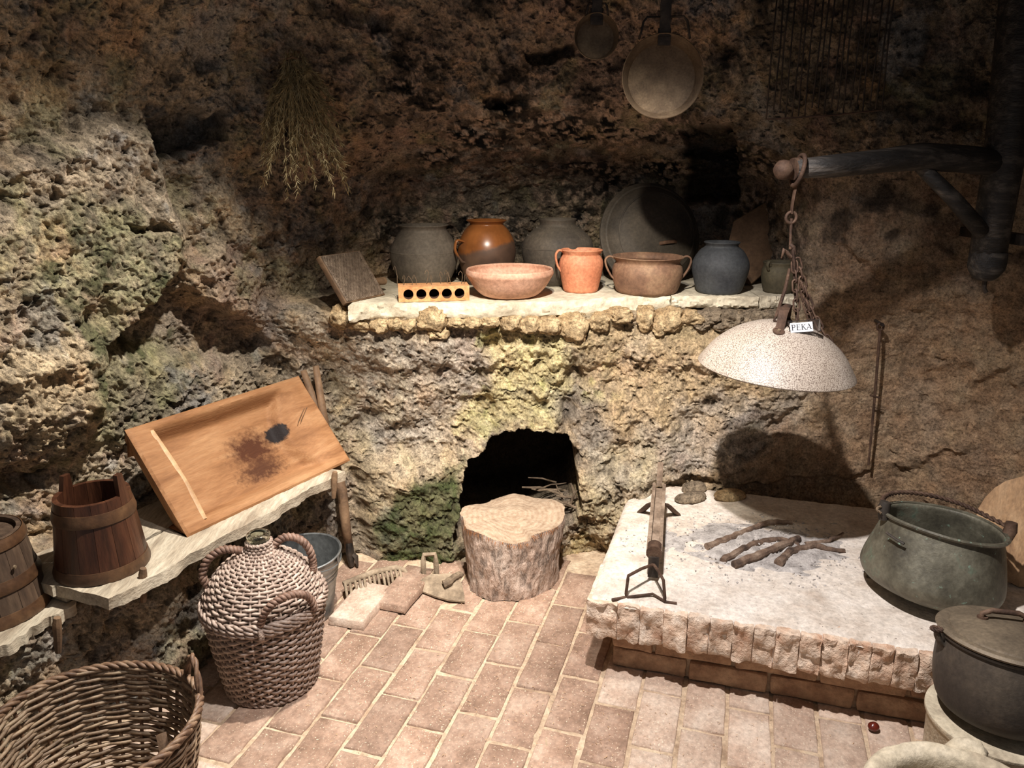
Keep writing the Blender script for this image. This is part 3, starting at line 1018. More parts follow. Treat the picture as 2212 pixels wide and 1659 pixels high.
HEARTH_O = Vector((0.235, 2.135, 0))          # front left corner of the hearth slab
PITCH_W, PITCH_L = 0.131, 0.252


def floor_bricks():
    metas = [brick_mesh('brick', 0.240, 0.119, 0.04, s, mat=M['brick']) for s in range(6)]
    pale = [brick_mesh('brick', 0.240, 0.119, 0.04, s + 20, mat=M['brick_pale']) for s in range(6)]
    r = random.Random(3)
    org = on_z(1145, 1631, 0)
    for cx in range(-13, 13):
        off = (0.0 if cx % 2 == 0 else 0.5) + r.uniform(-0.12, 0.12)
        for cy in range(-6, 9):
            c = org + BX * ((cx + 0.5) * PITCH_W) + AX * ((cy + off) * PITCH_L)
            th, rr = math.atan2(c.x - OX, c.y - OY), math.hypot(c.x - OX, c.y - OY)
            if c.y < 0.85 or c.y > 3.0 or not (T0 < th < T1) or abs(c.x) > 1.95: continue
            if c.y > 1.2 and rr > float(base_radius(np.array([th]), np.array([0.02]))[0]) - 0.04: continue
            h = c - HEARTH_O
            u, w = h.dot(BX), h.dot(AX)
            if u > 0.14 and w > 0.2: continue
            if u < -0.02 and w > 0.62 and c.x > -0.1: continue       # trodden earth at the oven
            me = pale if (c.x > 0.45 + r.uniform(-.25, .2) or c.x < -0.75 + r.uniform(-.15, .1)) else metas
            o = bpy.data.objects.new('brick', r.choice(me))
            COL.objects.link(o)
            o.parent = FLOOR
            o.location = (c.x + r.uniform(-.002, .002), c.y + r.uniform(-.002, .002), r.uniform(-0.0025, 0.002))
            o.rotation_euler = (r.uniform(-.006, .006), r.uniform(-.006, .006), math.pi / 2 - YAW + r.uniform(-.012, .012) + (math.pi if r.random() < .5 else 0))


floor_bricks()

# loose bricks lying proud of the paving
BRK = brick_mesh('loose_brick', 0.255, 0.135, 0.034, 77, mat=M['brick_pale'])
BRK2 = brick_mesh('loose_brick', 0.24, 0.125, 0.03, 78, mat=M['brick'])
for (px, py, me, yaw, lab) in ((782, 1300, BRK, 0.02, 'dusty loose brick raised above the paving beside the zinc bucket'),
                               (872, 1272, BRK2, -0.03, 'loose floor brick between the rake head and the flat hoe blade')):
    p = on_z(px, py, 0.03)
    o = link('loose_brick', me, None)
    o.location = (p.x, p.y, 0.036)
    o.rotation_euler = (0, 0, math.pi / 2 - YAW + yaw)
    tag(o, lab, 'brick')

# ------------------------------------------------------------------ hearth
HZ = 0.28


def hw(u, w, z=0.0):
    p = HEARTH_O + BX * u + AX * w
    return Vector((p.x, p.y, z))


def jitter_mesh(me, amp, scale, seed):
    n = len(me.vertices)
    co = np.zeros(n * 3, np.float32)
    me.vertices.foreach_get('co', co)
    co = co.reshape(-1, 3).astype(float)
    co = co + np.stack([fbm(co + 9 * j + seed, scale, 3, seed + j) for j in range(3)], 1) * amp
    me.vertices.foreach_set('co', co.astype(np.float32).ravel())
    me.update()


def make_hearth():
    root = thing('hearth', 'raised brick hearth with pale dusty top and overhanging edge', 'hearth', HEARTH_O, (0, 0, -YAW))
    # local frame: x along front, y to the back
    r = random.Random(5)
    x = 0.0
    k = 0
    while x < 1.62:
        w = 0.066 * r.uniform(0.88, 1.12) if k > 0 else 0.10
        mb = MB().box((x + w / 2, 0.12 + r.uniform(-.004, .004), HZ - 0.066), (w - 0.001, 0.24, 0.126))
        me = mb.mesh('brick', bevel=0.004, segs=2)
        bm = bmesh.new()
        bm.from_mesh(me)
        bmesh.ops.subdivide_edges(bm, edges=[e for e in bm.edges if e.calc_length() > 0.03], cuts=6, use_grid_fill=True)
        bm.to_mesh(me)
        bm.free()
        n = len(me.vertices)
        co = np.zeros(n * 3, np.float32)
        me.vertices.foreach_get('co', co)
        co = co.reshape(-1, 3).astype(float)
        d = np.stack([fbm(co + 9 * j + k, 40, 3, 200 + j) for j in range(3)], 1) * np.array([0.003, 0.018, 0.004])
        co = co + d
        me.vertices.foreach_set('co', co.astype(np.float32).ravel())
        me.polygons.foreach_set('use_smooth', [True] * len(me.polygons))
        me.update()
        link('brick', me, M['hearth_brick'], root)
        x += w
        k += 1
    Lh = x
    # recessed base courses
    for row in range(2):
        bx = 0.075 + (0.0 if row == 0 else -0.11)
        while bx < Lh:
            x0, x1 = max(bx, 0.075), min(bx + 0.245, Lh)
            if x1 - x0 > 0.03:
                mb = MB().box(((x0 + x1) / 2, 0.075 + 0.06 + r.uniform(-.004, .004), 0.036 + row * 0.072), (x1 - x0 - 0.006, 0.12, 0.066))
                me = mb.mesh('brick', bevel=0.006, subdiv=2)
                jitter_mesh(me, 0.006, 40, 900 + k)
                k += 1
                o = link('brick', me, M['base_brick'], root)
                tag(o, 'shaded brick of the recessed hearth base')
            bx += 0.25
    core = MB().box((Lh / 2 + 0.06, 0.47, 0.072), (Lh - 0.13, 0.76, 0.143)).build('core', M['grout'], root)
    # dusty plastered top
    nu, nw = 150, 90
    us, ws = np.linspace(0.004, Lh, nu), np.linspace(0.006, 0.98, nw)
    gu, gw = np.meshgrid(us, ws)
    p = np.stack([gu.ravel(), gw.ravel(), np.zeros(gu.size)], 1)
    z = HZ + 0.001 + 0.003 * fbm(p, 7, 3, 300) + 0.0028 * fbm(p, 34, 3, 301)
    edge = sstep(0.0, 0.03, p[:, 1] + 0.012 * fbm(p, 22, 2, 302)) * sstep(0.0, 0.02, p[:, 0])
    z = z - 0.016 * (1 - edge)
    mb = MB()
    mb.v = [Vector((a, b, c)) for a, b, c in zip(p[:, 0], p[:, 1], z)]
    mb.f = [(i * nu + j, i * nu + j + 1, (i + 1) * nu + j + 1, (i + 1) * nu + j) for i in range(nw - 1) for j in range(nu - 1)]
    mb.build('plaster_top', M['hearth_top'], root)
    MB().box((Lh / 2 + 0.05, 0.61, HZ - 0.075), (Lh - 0.08, 0.73, 0.10)).build('slab_core', M['grout'], root)
    MB().box((Lh / 2 + 0.01, 0.125, HZ - 0.066), (Lh - 0.03, 0.228, 0.108)).build('mortar_joints', M['hearth_top'], root)
    return root


HEARTH = make_hearth()


def ash_pile():
    c = on_z(1640, 1180, HZ)
    mb = MB()
    n, rings = 72, 22
    vs = []
    for i in range(rings + 1):
        for k in range(n):
            a = 2 * math.pi * k / n
            s = i / rings
            vs.append((math.cos(a) * 0.44 * s, math.sin(a) * 0.24 * s, 0.0))
    p = np.array(vs)
    s = np.hypot(p[:, 0] / .44, p[:, 1] / .24)
    h = (1 - sstep(0.25, 1.0, s + 0.25 * fbm(p, 9, 3, 401))) * 0.02 - 0.003 + (0.010 * fbm(p, 36, 3, 400) + 0.007 * np.clip(fbm(p, 80, 2, 402), -.5, 1)) * np.clip(1.4 - s, 0, 1)
    h = np.where(s > 0.96, -0.006, h)
    mb.v = [Vector((a, b, z)) for (a, b, _), z in zip(vs, h)]
    mb.f = [(i * n + k, i * n + (k + 1) % n, (i + 1) * n + (k + 1) % n, (i + 1) * n + k) for i in range(rings) for k in range(n)]
    r = random.Random(8)
    for k in range(520):           # flakes and charcoal crumbs
        a, q = r.uniform(0, 6.28), math.sqrt(r.random())
        x, y = math.cos(a) * 0.50 * q, math.sin(a) * 0.28 * q
        sz = r.uniform(0.002, 0.006)
        Mx = Euler((r.uniform(-1, 1), r.uniform(-1, 1), r.uniform(0, 6))).to_matrix()
        mb.box((x, y, 0.004 + 0.018 * max(0, 1 - q * 1.3)), (sz * r.uniform(1, 2.4), sz, sz * 0.5), Mx)
    o = mb.build('ash', M['ash'])
    o.location = (c.x, c.y, HZ - 0.003)
    o.rotation_euler = (0, 0, -0.1)
    tag(o, 'grey wood ash strewn over the middle of the hearth', 'ash', kind='stuff')


ash_pile()


def stick(name, px_pts, z, rad, mat, label, cat, seed=0, group=None, taper=0.75):
    pts = [on_z(px, py, z + dz) for px, py, dz in px_pts]
    path = []
    for a, b in zip(pts[:-1], pts[1:]):
        for k in range(5): path.append(a.lerp(b, k / 5))
    path.append(pts[-1])
    n = len(path)
    rr = random.Random(seed)
    path = [p + Vector((rr.uniform(-1, 1), rr.uniform(-1, 1), rr.uniform(-.5, .5))) * rad * 0.25 for p in path]
    rs = [rad * (1 - (1 - taper) * i / n) * rr.uniform(0.88, 1.12) for i in range(n)]
    o = MB().tube(path, rs, 9).build(name, mat, origin=pts[0])
    return tag(o, label, cat, group)


g = 'charred sticks of the hearth fire'
stick('firewood_stick', [(1528, 1182, .012), (1570, 1163, .016), (1620, 1143, .016), (1660, 1128, .014), (1712, 1128, .012)], HZ, 0.013, M['charstick'], 'rearmost charred stick lying in the hearth ash', 'stick', 1, g, 0.6)
stick('firewood_stick', [(1560, 1212, .010), (1605, 1185, .014), (1650, 1168, .016), (1690, 1166, .016), (1725, 1176, .014)], HZ, 0.013, M['charstick'], 'forked charred stick, second from the back in the ash', 'stick', 2, g, 0.6)
stick('firewood_stick', [(1586, 1220, .012), (1640, 1200, .020), (1690, 1178, .024), (1725, 1163, .022)], HZ, 0.014, M['charstick'], 'straight thick charred stick in the middle of the ash', 'stick', 3, g, 0.9)
stick('firewood_stick', [(1682, 1216, .014), (1705, 1192, .018), (1755, 1178, .018), (1790, 1186, .014), (1826, 1190, .010)], HZ, 0.016, M['charstick'], 'gnarled brown stick nearest the copper cauldron in the ash', 'stick', 4, g, 0.4)
stick('firewood_stick', [(1740, 1176, .014), (1790, 1168, .016), (1820, 1152, .012)], HZ, 0.008, M['charstick'], 'short thin charred twig at the right end of the ash', 'stick', 5, g, 0.6)
stick('firewood_stick', [(1640, 1190, .008), (1680, 1180, .010)], HZ, 0.010, M['ash'], 'short ash-white stub lying between the charred sticks', 'stick', 6, g, 0.9)


def stone(name, c, size, mat, seed, parent=None, label=None, cat=None, group=None, rot=0.0, amp=0.28):
    mb = MB()
    bm = bmesh.new()
    bmesh.ops.create_icosphere(bm, subdivisions=4 if parent is not None else 3, radius=1.0)
    vs = np.array([tuple(v.co) for v in bm.verts])
    fs = [tuple(v.index for v in f.verts) for f in bm.faces]
    bm.free()
    # boxier than a ball, lumpy
    p = np.sign(vs) * np.abs(vs) ** 0.84
    d = fbm(vs + seed * 3.7, 1.2, 3, seed) * amp + fbm(vs + seed, 4.0, 3, seed + 5) * amp * 0.5
    p = p * (1 + d[:, None]) * np.array(size) / 2
    ca, sa = math.cos(rot), math.sin(rot)
    mb.v = [Vector((x * ca - y * sa, x * sa + y * ca, z)) for x, y, z in p]
    mb.f = fs
    o = link(name, mb.mesh(name, sharp=180), mat, parent)
    o.location = c
    if label: tag(o, label, cat, group)
    return o


p = on_z(1880, 1248, HZ)
stone('pebble', (p.x, p.y, HZ + 0.004), (0.03, 0.02, 0.014), M['rubble_grey'], 3, None, 'small grey pebble on the hearth left of the cauldron', 'pebble')
for (px, py, w, d, h, sd, lab) in ((1500, 1052, .10, .06, .05, 4, 'small grey stone at the left foot of the hearth wall'), (1492, 1072, .13, .07, .045, 5, 'flat grey stone lying in front of the hearth wall crack'),
                                   (1575, 1068, .14, .07, .05, 6, 'tan stone lying right of the flat grey one behind the ash')):
    q = on_z(px, py, HZ + .02)
    stone('hearth_stone', (q.x, q.y, HZ + h * 0.33), (w, d, h), M['rubble_grey'] if sd < 6 else M['rubble'], sd, None, lab, 'stone', 'stones at the back of the hearth', rot=0.3)


def andiron():
    f, bk = on_z(1413, 1195, HZ + .10), on_z(1424, 1050, HZ + .115)
    o3 = Vector((f.x, f.y, HZ))
    root = thing('andiron', 'long rusty iron andiron with bent wire front feet on the hearth', 'andiron', o3)
    d = (bk - f).normalized()
    side = Vector((d.y, -d.x, 0)).normalized()
    L = (bk - f).length
    mb = MB()
    for s in (-1, 1):
        a = f - o3 + side * 0.019 * s
        Mx = Matrix((side, d, side.cross(d))).transposed()
        mb.box(a + d * L / 2, (0.013, L, 0.024), Mx)
    mb.box(f - o3 + d * L / 2 - Vector((0, 0, 0.011)), (0.04, L, 0.005), Mx)
    mb.build('rail', M['dusty_iron'], root, bevel=0.001)
    # upright tail plate
    mb = MB().box(bk - o3 + Vector((0, 0, 0.05)), (0.022, 0.006, 0.10), Matrix((side, Vector((-side.y, side.x, 0)), Vector((0, 0, 1)))).transposed())
    mb.build('tail_plate', M['dusty_iron'], root, bevel=0.001)
    # collar near the front
    c = f - o3 + d * 0.02
    MB().tube([c - d * 0.022, c + d * 0.022], 0.026, 16).build('collar', M['rust'], root)
    MB().box(f - o3 + Vector((0, 0, -0.045)) - d * 0.01, (0.034, 0.006, 0.075), Mx).build('front_plate', M['iron'], root, bevel=0.001)
    # front wire feet
    top = on_z(1413, 1246, HZ + .06)
    for s, (px, py, ex, ey) in ((-1, (1352, 1290, 1322, 1296)), (1, (1436, 1300, 1462, 1304))):
        foot, tip = on_z(px, py, HZ + .004), on_z(ex, ey, HZ + .003)
        knee = foot + Vector((0.006 * -s, 0.01, 0.07))
        st = f + Vector((0, 0, -0.035)) - d * 0.01
        MB().tube([q - o3 for q in (st, st.lerp(knee, .5) + Vector((0, 0, .004)), knee, knee.lerp(foot, .12), foot + Vector((0, 0, .012)), foot, foot.lerp(tip, .5), tip)], 0.005, 8).build('foot', M['rust'], root)
    a, b = on_z(1354, 1290, HZ + .006), on_z(1410, 1283, HZ + .012)
    MB().tube([q - o3 for q in (a, b, on_z(1436, 1299, HZ + .006))], 0.0045, 8).build('crossbar', M['rust'], root)
    for s, tgt in ((-1, on_z(1385, 1105, HZ + .003)), (1, on_z(1462, 1110, HZ + .003))):
        st = bk - d * 0.10 - Vector((0, 0, 0.02))
        MB().tube([q - o3 for q in (st, st.lerp(tgt, .5) + Vector((0, 0, .012)), tgt)], [0.012, 0.018, 0.02], 8, flat=0.35).build('rear_foot', M['rust'], root)


andiron()

# ------------------------------------------------------------------ stone shelf and the rubble under it
SZ = 1.09


def shelf_slab(front_px, back_y, thick, label, seed):
    """front_px: pixels along the top front edge on the shelf plane"""
    fr = [on_z(px, py, SZ) for px, py in front_px]
    pts = []
    for a, b in zip(fr[:-1], fr[1:]):
        for k in range(14): pts.append(a.lerp(b, k / 14))
    pts.append(fr[-1])
    o3 = Vector((sum(p.x for p in pts) / len(pts), back_y, SZ - thick))
    r = random.Random(seed)
    n = len(pts)
    mb = MB()
    rows = []
    m = 12
    for j in range(m + 1):
        s = j / m
        rows.append([Vector((p.x, p.y + (back_y - p.y) * s, SZ + r.uniform(-.001, .0015))) for p in pts])
    vs = [v for row in rows for v in row]
    fs = [(j * n + k, j * n + k + 1, (j + 1) * n + k + 1, (j + 1) * n + k) for j in range(m) for k in range(n - 1)]
    # front face, hewn
    base = len(vs)
    steps = 7
    for j in range(1, steps + 1):
        for p in pts:
            bulge = 0.004 * math.sin(math.pi * j / steps) if j < steps else -0.006
            vs.append(Vector((p.x, p.y - bulge + r.uniform(-.003, .003), SZ - thick * j / steps)))
    for k in range(n - 1): fs.append((k + 1, k, base + k, base + k + 1))
    for j in range(steps - 1):
        for k in range(n - 1): fs.append((base + j * n + k + 1, base + j * n + k, base + (j + 1) * n + k, base + (j + 1) * n + k + 1))
    # underside and ends
    lo = base + (steps - 1) * n
    bl = len(vs)
    for p in pts: vs.append(Vector((p.x, back_y, SZ - thick)))
    for k in range(n - 1): fs.append((lo + k + 1, lo + k, bl + k, bl + k + 1))
    bt = m * n
    for k in range(n - 1): fs.append((bl + k + 1, bl + k, bt + k, bt + k + 1))
    fs.append(tuple([j * n for j in range(m, -1, -1)] + [base + j * n for j in range(steps)] + [bl]))
    fs.append(tuple([bl + n - 1] + [base + j * n + n - 1 for j in range(steps - 1, -1, -1)] + [j * n + n - 1 for j in range(m + 1)]))
    mb.add(vs, fs)
    pp = np.array([tuple(v) for v in mb.v])
    d = np.stack([fbm(pp + 5 * j, 30, 4, seed + j, .6) for j in range(3)], 1)
    zone = np.where(pp[:, 2] < SZ - 0.004, 1.0, np.where(np.arange(len(pp)) < n, 0.5, 0.05))
    pp = pp + d * zone[:, None] * np.array([0.004, 0.014, 0.007])
    mb.v = [Vector(q) for q in pp]
    return tag(mb.build('stone_slab', M['slab'], origin=o3, sharp=34), label, 'slab', 'stone slabs of the pottery shelf')


shelf_slab([(752, 662), (800, 655), (900, 655), (1050, 655), (1180, 652), (1290, 645), (1380, 640), (1448, 640)], 3.70, 0.062, 'long pale stone slab of the shelf under the terracotta bowl and jug', 501)
shelf_slab([(1451, 640), (1520, 639), (1580, 640), (1640, 641)], 3.70, 0.050, 'short stone slab of the shelf under the round black pot', 502)
shelf_slab([(1643, 641), (1680, 640), (1722, 640)], 3.60, 0.050, 'narrow stone slab at the right end of the shelf', 503)


def rubble():
    r = random.Random(12)
    row = [(735, 685, 34, 40), (775, 700, 46, 24), (822, 700, 40, 26), (856, 698, 34, 24), (886, 700, 34, 26), (932, 688, 64, 46), (948, 716, 40, 24), (984, 694, 40, 20), (1020, 694, 44, 22), (1060, 693, 42, 22),
           (1104, 695, 40, 30), (1142, 700, 42, 32), (1185, 700, 52, 36), (1236, 704, 66, 52), (1292, 694, 42, 30), (1338, 680, 56, 28), (1394, 686, 36, 44), (1440, 690, 64, 48), (1424, 708, 34, 22),
           (1490, 684, 46, 26), (1534, 682, 46, 26), (1578, 684, 46, 28), (1622, 682, 44, 26), (1664, 684, 44, 28), (1512, 702, 40, 20), (1556, 704, 40, 20), (1604, 704, 42, 20), (1648, 706, 40, 20)]
    for k, (px, py, w, h) in enumerate(row):
        th, z, p = hit(px, min(py, 735))
        p = on_y(px, py, p.y - 0.006)
        s = mpp(p)
        stone('stone', p, (w * s * 1.08, 0.11, h * s * 1.2), M['rubble'] if k < 20 else M['rubble_grey'], 600 + k, WALL_B, rot=r.uniform(-.25, .25), amp=0.42)


rubble()


# ------------------------------------------------------------------ pottery
def ring_noise(seed, amp):
    r = random.Random(seed)
    ph = [(r.uniform(0, 6.28), r.choice((1, 2, 3, 5)), r.uniform(.3, 1)) for _ in range(4)]

    def fn(a, rr, z):
        s = sum(w * math.sin(k * a + p + z * 9) for p, k, w in ph) / 4
        return rr * (1 + amp * s), z + rr * amp * 0.35 * math.sin(a + ph[0][0])
    return fn


def smooth_profile(pts, k=5):
    """Catmull-Rom through (r, z) points"""
    out = []
    P = [pts[0]] + list(pts) + [pts[-1]]
    for i in range(1, len(P) - 2):
        a, b, c, d = (np.array(P[i - 1]), np.array(P[i]), np.array(P[i + 1]), np.array(P[i + 2]))
        for j in range(k):
            t = j / k
            out.append(tuple(0.5 * ((2 * b) + (-a + c) * t + (2 * a - 5 * b + 4 * c - d) * t * t + (-a + 3 * b - 3 * c + d) * t ** 3)))
    out.append(tuple(pts[-1]))
    return [(max(0.0, float(r)), float(z)) for r, z in out]


def vessel_profile(outer, wall, floor_t=None):
    """closed wall from an outer (r,z) profile, base first"""
    o = smooth_profile(outer)
    inner = [(max(0.002, r - wall), max(z, o[0][1] + (floor_t or wall))) for r, z in reversed(o)]
    top_r, top_z = o[-1]
    return [(0, o[0][1])] + o + [(top_r - wall * 0.3, top_z + wall * 0.35), (top_r - wall * 0.8, top_z + wall * 0.2)] + inner[1:] + [(0, o[0][1] + (floor_t or wall))]


def pot(name, px, py, prof_px, mat, label, cat, base_y=None, wall=0.007, seed=0, group=None, n=64, rotz=0.0, extra=None, z=SZ):
    """prof_px: (radius, height) in photo pixels measured at the pot's own distance"""
    p = on_z(px, py, z) if base_y is None else Vector((on_y(px, py, base_y).x, base_y, z))
    s = mpp(p)
    root = thing(name, label, cat, (p.x, p.y, z + 0.001), (0, 0, rotz), group)
    prof = [(r * s, h * s) for r, h in prof_px]
    mb = MB().lathe(vessel_profile(prof, wall), n, ring_noise(seed, 0.012))
    mb.build('body', mat, root, sharp=60)
    if extra: extra(root, s, prof)
    return root


def strap_handle(root, mat, pts, w=0.010, name='handle', flat=0.55):
    path = []
    P = [pts[0]] + list(pts) + [pts[-1]]
    for i in range(1, len(P) - 2):
        a, b, c, d = (Vector(P[i - 1]), Vector(P[i]), Vector(P[i + 1]), Vector(P[i + 2]))
        for j in range(6):
            t = j / 6
            path.append(0.5 * ((2 * b) + (c - a) * t + (2 * a - 5 * b + 4 * c - d) * t * t + (3 * b - a - 3 * c + d) * t ** 3))
    path.append(Vector(pts[-1]))
    MB().tube(path, w, 10, flat=flat).build(name, mat, root, sharp=70)


def ridge(root, mat, r, z, t=0.004, name='ridge', notches=0):
    mb = MB()
    if notches:
        for k in range(notches):
            a = 2 * math.pi * k / notches
            mb.box((math.cos(a) * r, math.sin(a) * r, z), (t * 1.4, t * 1.2, t * 1.8), Matrix.Rotation(a, 3, 'Z') @ Matrix.Rotation(0.5, 3, 'X'))
    else:
        mb.lathe([(r - t, z - t), (r + t * .5, z - t * .6), (r + t * .7, z), (r + t * .4, z + t * .6), (r - t, z + t)], 64, closed=True)
    mb.build(name, mat, root)


GP = 'pottery on the stone shelf'
pot('clay_pot', 918, 600, [(44, 0), (56, 12), (68, 38), (72, 62), (70, 78), (60, 98), (50, 112), (49, 118), (53, 124)], M['clay_grey'], 'large grey clay pot at the left end of the shelf, behind the perforated brick', 'pot', base_y=3.40, seed=1, group=GP,
    extra=lambda rt, s, p: ridge(rt, M['clay_grey'], 71.5 * s, 70 * s, 0.003))
pot('glazed_jar', 1052, 600, [(38, 0), (48, 14), (58, 44), (62, 68), (59, 90), (48, 112), (37, 124), (36, 128), (43, 134)], M['jar'], 'brown half-glazed jar with orange shoulder and small ear, behind the terracotta bowl', 'jar', base_y=3.40, seed=2, group=GP,
    extra=lambda rt, s, p: strap_handle(rt, M['jar'], [(-46 * s, -33 * s, 92 * s), (-60 * s, -44 * s, 96 * s), (-64 * s, -46 * s, 76 * s), (-52 * s, -40 * s, 54 * s), (-44 * s, -36 * s, 50 * s)], 0.009))


def ridged(rt, s, p):
    ridge(rt, M['clay_dark'], 75 * s, 78 * s, 0.0035)
    ridge(rt, M['clay_dark'], 64 * s, 102 * s, 0.003, 'notched_band', 70)
    ridge(rt, M['clay_dark'], 45 * s, 118 * s, 0.003, 'notched_band', 54)


pot('clay_pot', 1203, 600, [(46, 0), (60, 16), (72, 48), (76, 76), (70, 96), (54, 112), (40, 122), (38, 128), (40, 136)], M['clay_dark'], 'large dark ridged clay pot with notched bands behind the terracotta jug', 'pot', base_y=3.41, seed=3, group=GP, extra=ridged)
pot('terracotta_bowl', 1101, 640, [(48, 0), (62, 6), (78, 22), (90, 42), (94, 50), (93, 58)], M['terra_pale'], 'wide shallow pale terracotta bowl at the front of the shelf', 'bowl', wall=0.010, seed=4, group=GP)
pot('terracotta_jug', 1254, 629, [(34, 0), (38, 6), (44, 34), (47, 54), (46, 66), (41, 76), (40, 80), (45, 88)], M['terra'], 'small orange terracotta jug with one handle on the shelf', 'jug', seed=5, group=GP,
    extra=lambda rt, s, p: strap_handle(rt, M['terra'], [(-38 * s, -6 * s, 84 * s), (-48 * s, -8 * s, 88 * s), (-55 * s, -8 * s, 78 * s), (-52 * s, -8 * s, 58 * s), (-44 * s, -7 * s, 44 * s)], 0.009))


def pan_ears(rt, s, p):
    for sg in (-1, 1):
        strap_handle(rt, M['clay_pan'], [(sg * 70 * s, -4 * s, 72 * s), (sg * 82 * s, -5 * s, 77 * s), (sg * 91 * s, -5 * s, 70 * s), (sg * 88 * s, -5 * s, 54 * s), (sg * 78 * s, -4 * s, 36 * s), (sg * 72 * s, -4 * s, 30 * s)], 0.008)


pot('two_handled_pan', 1396, 631, [(60, 0), (66, 6), (72, 24), (75, 44), (72, 58), (68, 64), (70, 70), (76, 76)], M['clay_pan'], 'brown two-handled clay casserole at the front of the shelf', 'casserole', seed=6, group=GP, extra=pan_ears)
pot('clay_pot', 1552, 631, [(44, 0), (49, 8), (57, 36), (60, 54), (57, 70), (46, 88), (36, 96), (34, 100), (38, 106)], M['clay_blue'], 'round blue-black clay pot with short neck on the shelf', 'pot', seed=7, group=GP)
pot('small_crock', 1680, 631, [(28, 0), (32, 6), (37, 28), (37, 46), (34, 56), (36, 64)], M['clay_olive'], 'small dark olive crock with lug at the right end of the shelf', 'crock', seed=8, group=GP,
    extra=lambda rt, s, p: strap_handle(rt, M['clay_olive'], [(-28 * s, -20 * s, 58 * s), (-33 * s, -24 * s, 68 * s), (-36 * s, -25 * s, 60 * s), (-32 * s, -22 * s, 50 * s)], 0.008, 'lug'))


def big_lid():
    c = on_y(1398, 512, 3.50)
    s = mpp(c)
    Rr = 116 * s
    root = thing('clay_baking_lid', 'huge dark grey clay baking lid leaning upright at the back of the shelf', 'lid', (c.x + .01, 3.50, c.z), (R(74), 0, R(16)), GP)
    prof = [(Rr, 0), (Rr, .012), (Rr * .96, .02), (Rr * .93, .032), (Rr * .90, .034), (Rr * .86, .055), (Rr * .76, .075), (Rr * .73, .076), (Rr * .62, .093), (Rr * .4, .11), (Rr * .2, .118), (0, .12)]
    inner = [(r * .95, z - 0.012) for r, z in reversed(prof[1:-1])]
    MB().lathe(prof + [(0, .108)] + inner + [(Rr * .95, 0)], 80, ring_noise(9, 0.006), closed=False).build('dome', M['clay_dark'], root, sharp=30)
    ridge(root, M['clay_dark'], Rr * .745, .077, 0.0035)
    strap_handle(root, M['clay_pan'], [(-.02, -.05, .103), (0, -.05, .122), (.05, -.045, .124), (.075, -.045, .108)], 0.008, 'handle_stub')


big_lid()


def leaning_slab():
    P = [on_y(px, py, y) for px, py, y in ((1585, 470, 3.44), (1660, 425, 3.46), (1702, 402, 3.47), (1712, 455, 3.45), (1690, 505, 3.42), (1650, 565, 3.37), (1622, 590, 3.34), (1600, 575, 3.36), (1570, 530, 3.40))]
    low = min(P, key=lambda p: p.z)
    o3 = Vector((low.x, low.y, SZ))
    dz = SZ + 0.002 - low.z
    n = len(P)
    vs = [p + Vector((0, 0, dz * (1 if p.z < 1.25 else .3))) for p in P]
    vs += [p + Vector((0.02, 0.035, 0)) for p in vs]
    mb = MB().add(vs, [tuple(range(n)), tuple(range(2 * n - 1, n - 1, -1))] + [(k, n + k, n + (k + 1) % n, (k + 1) % n) for k in range(n)])
    tag(mb.build('clay_slab', M['stoneboard'], origin=o3, bevel=0.004), 'thick brown clay slab leaning in the dark corner right of the black pot', 'slab')


leaning_slab()


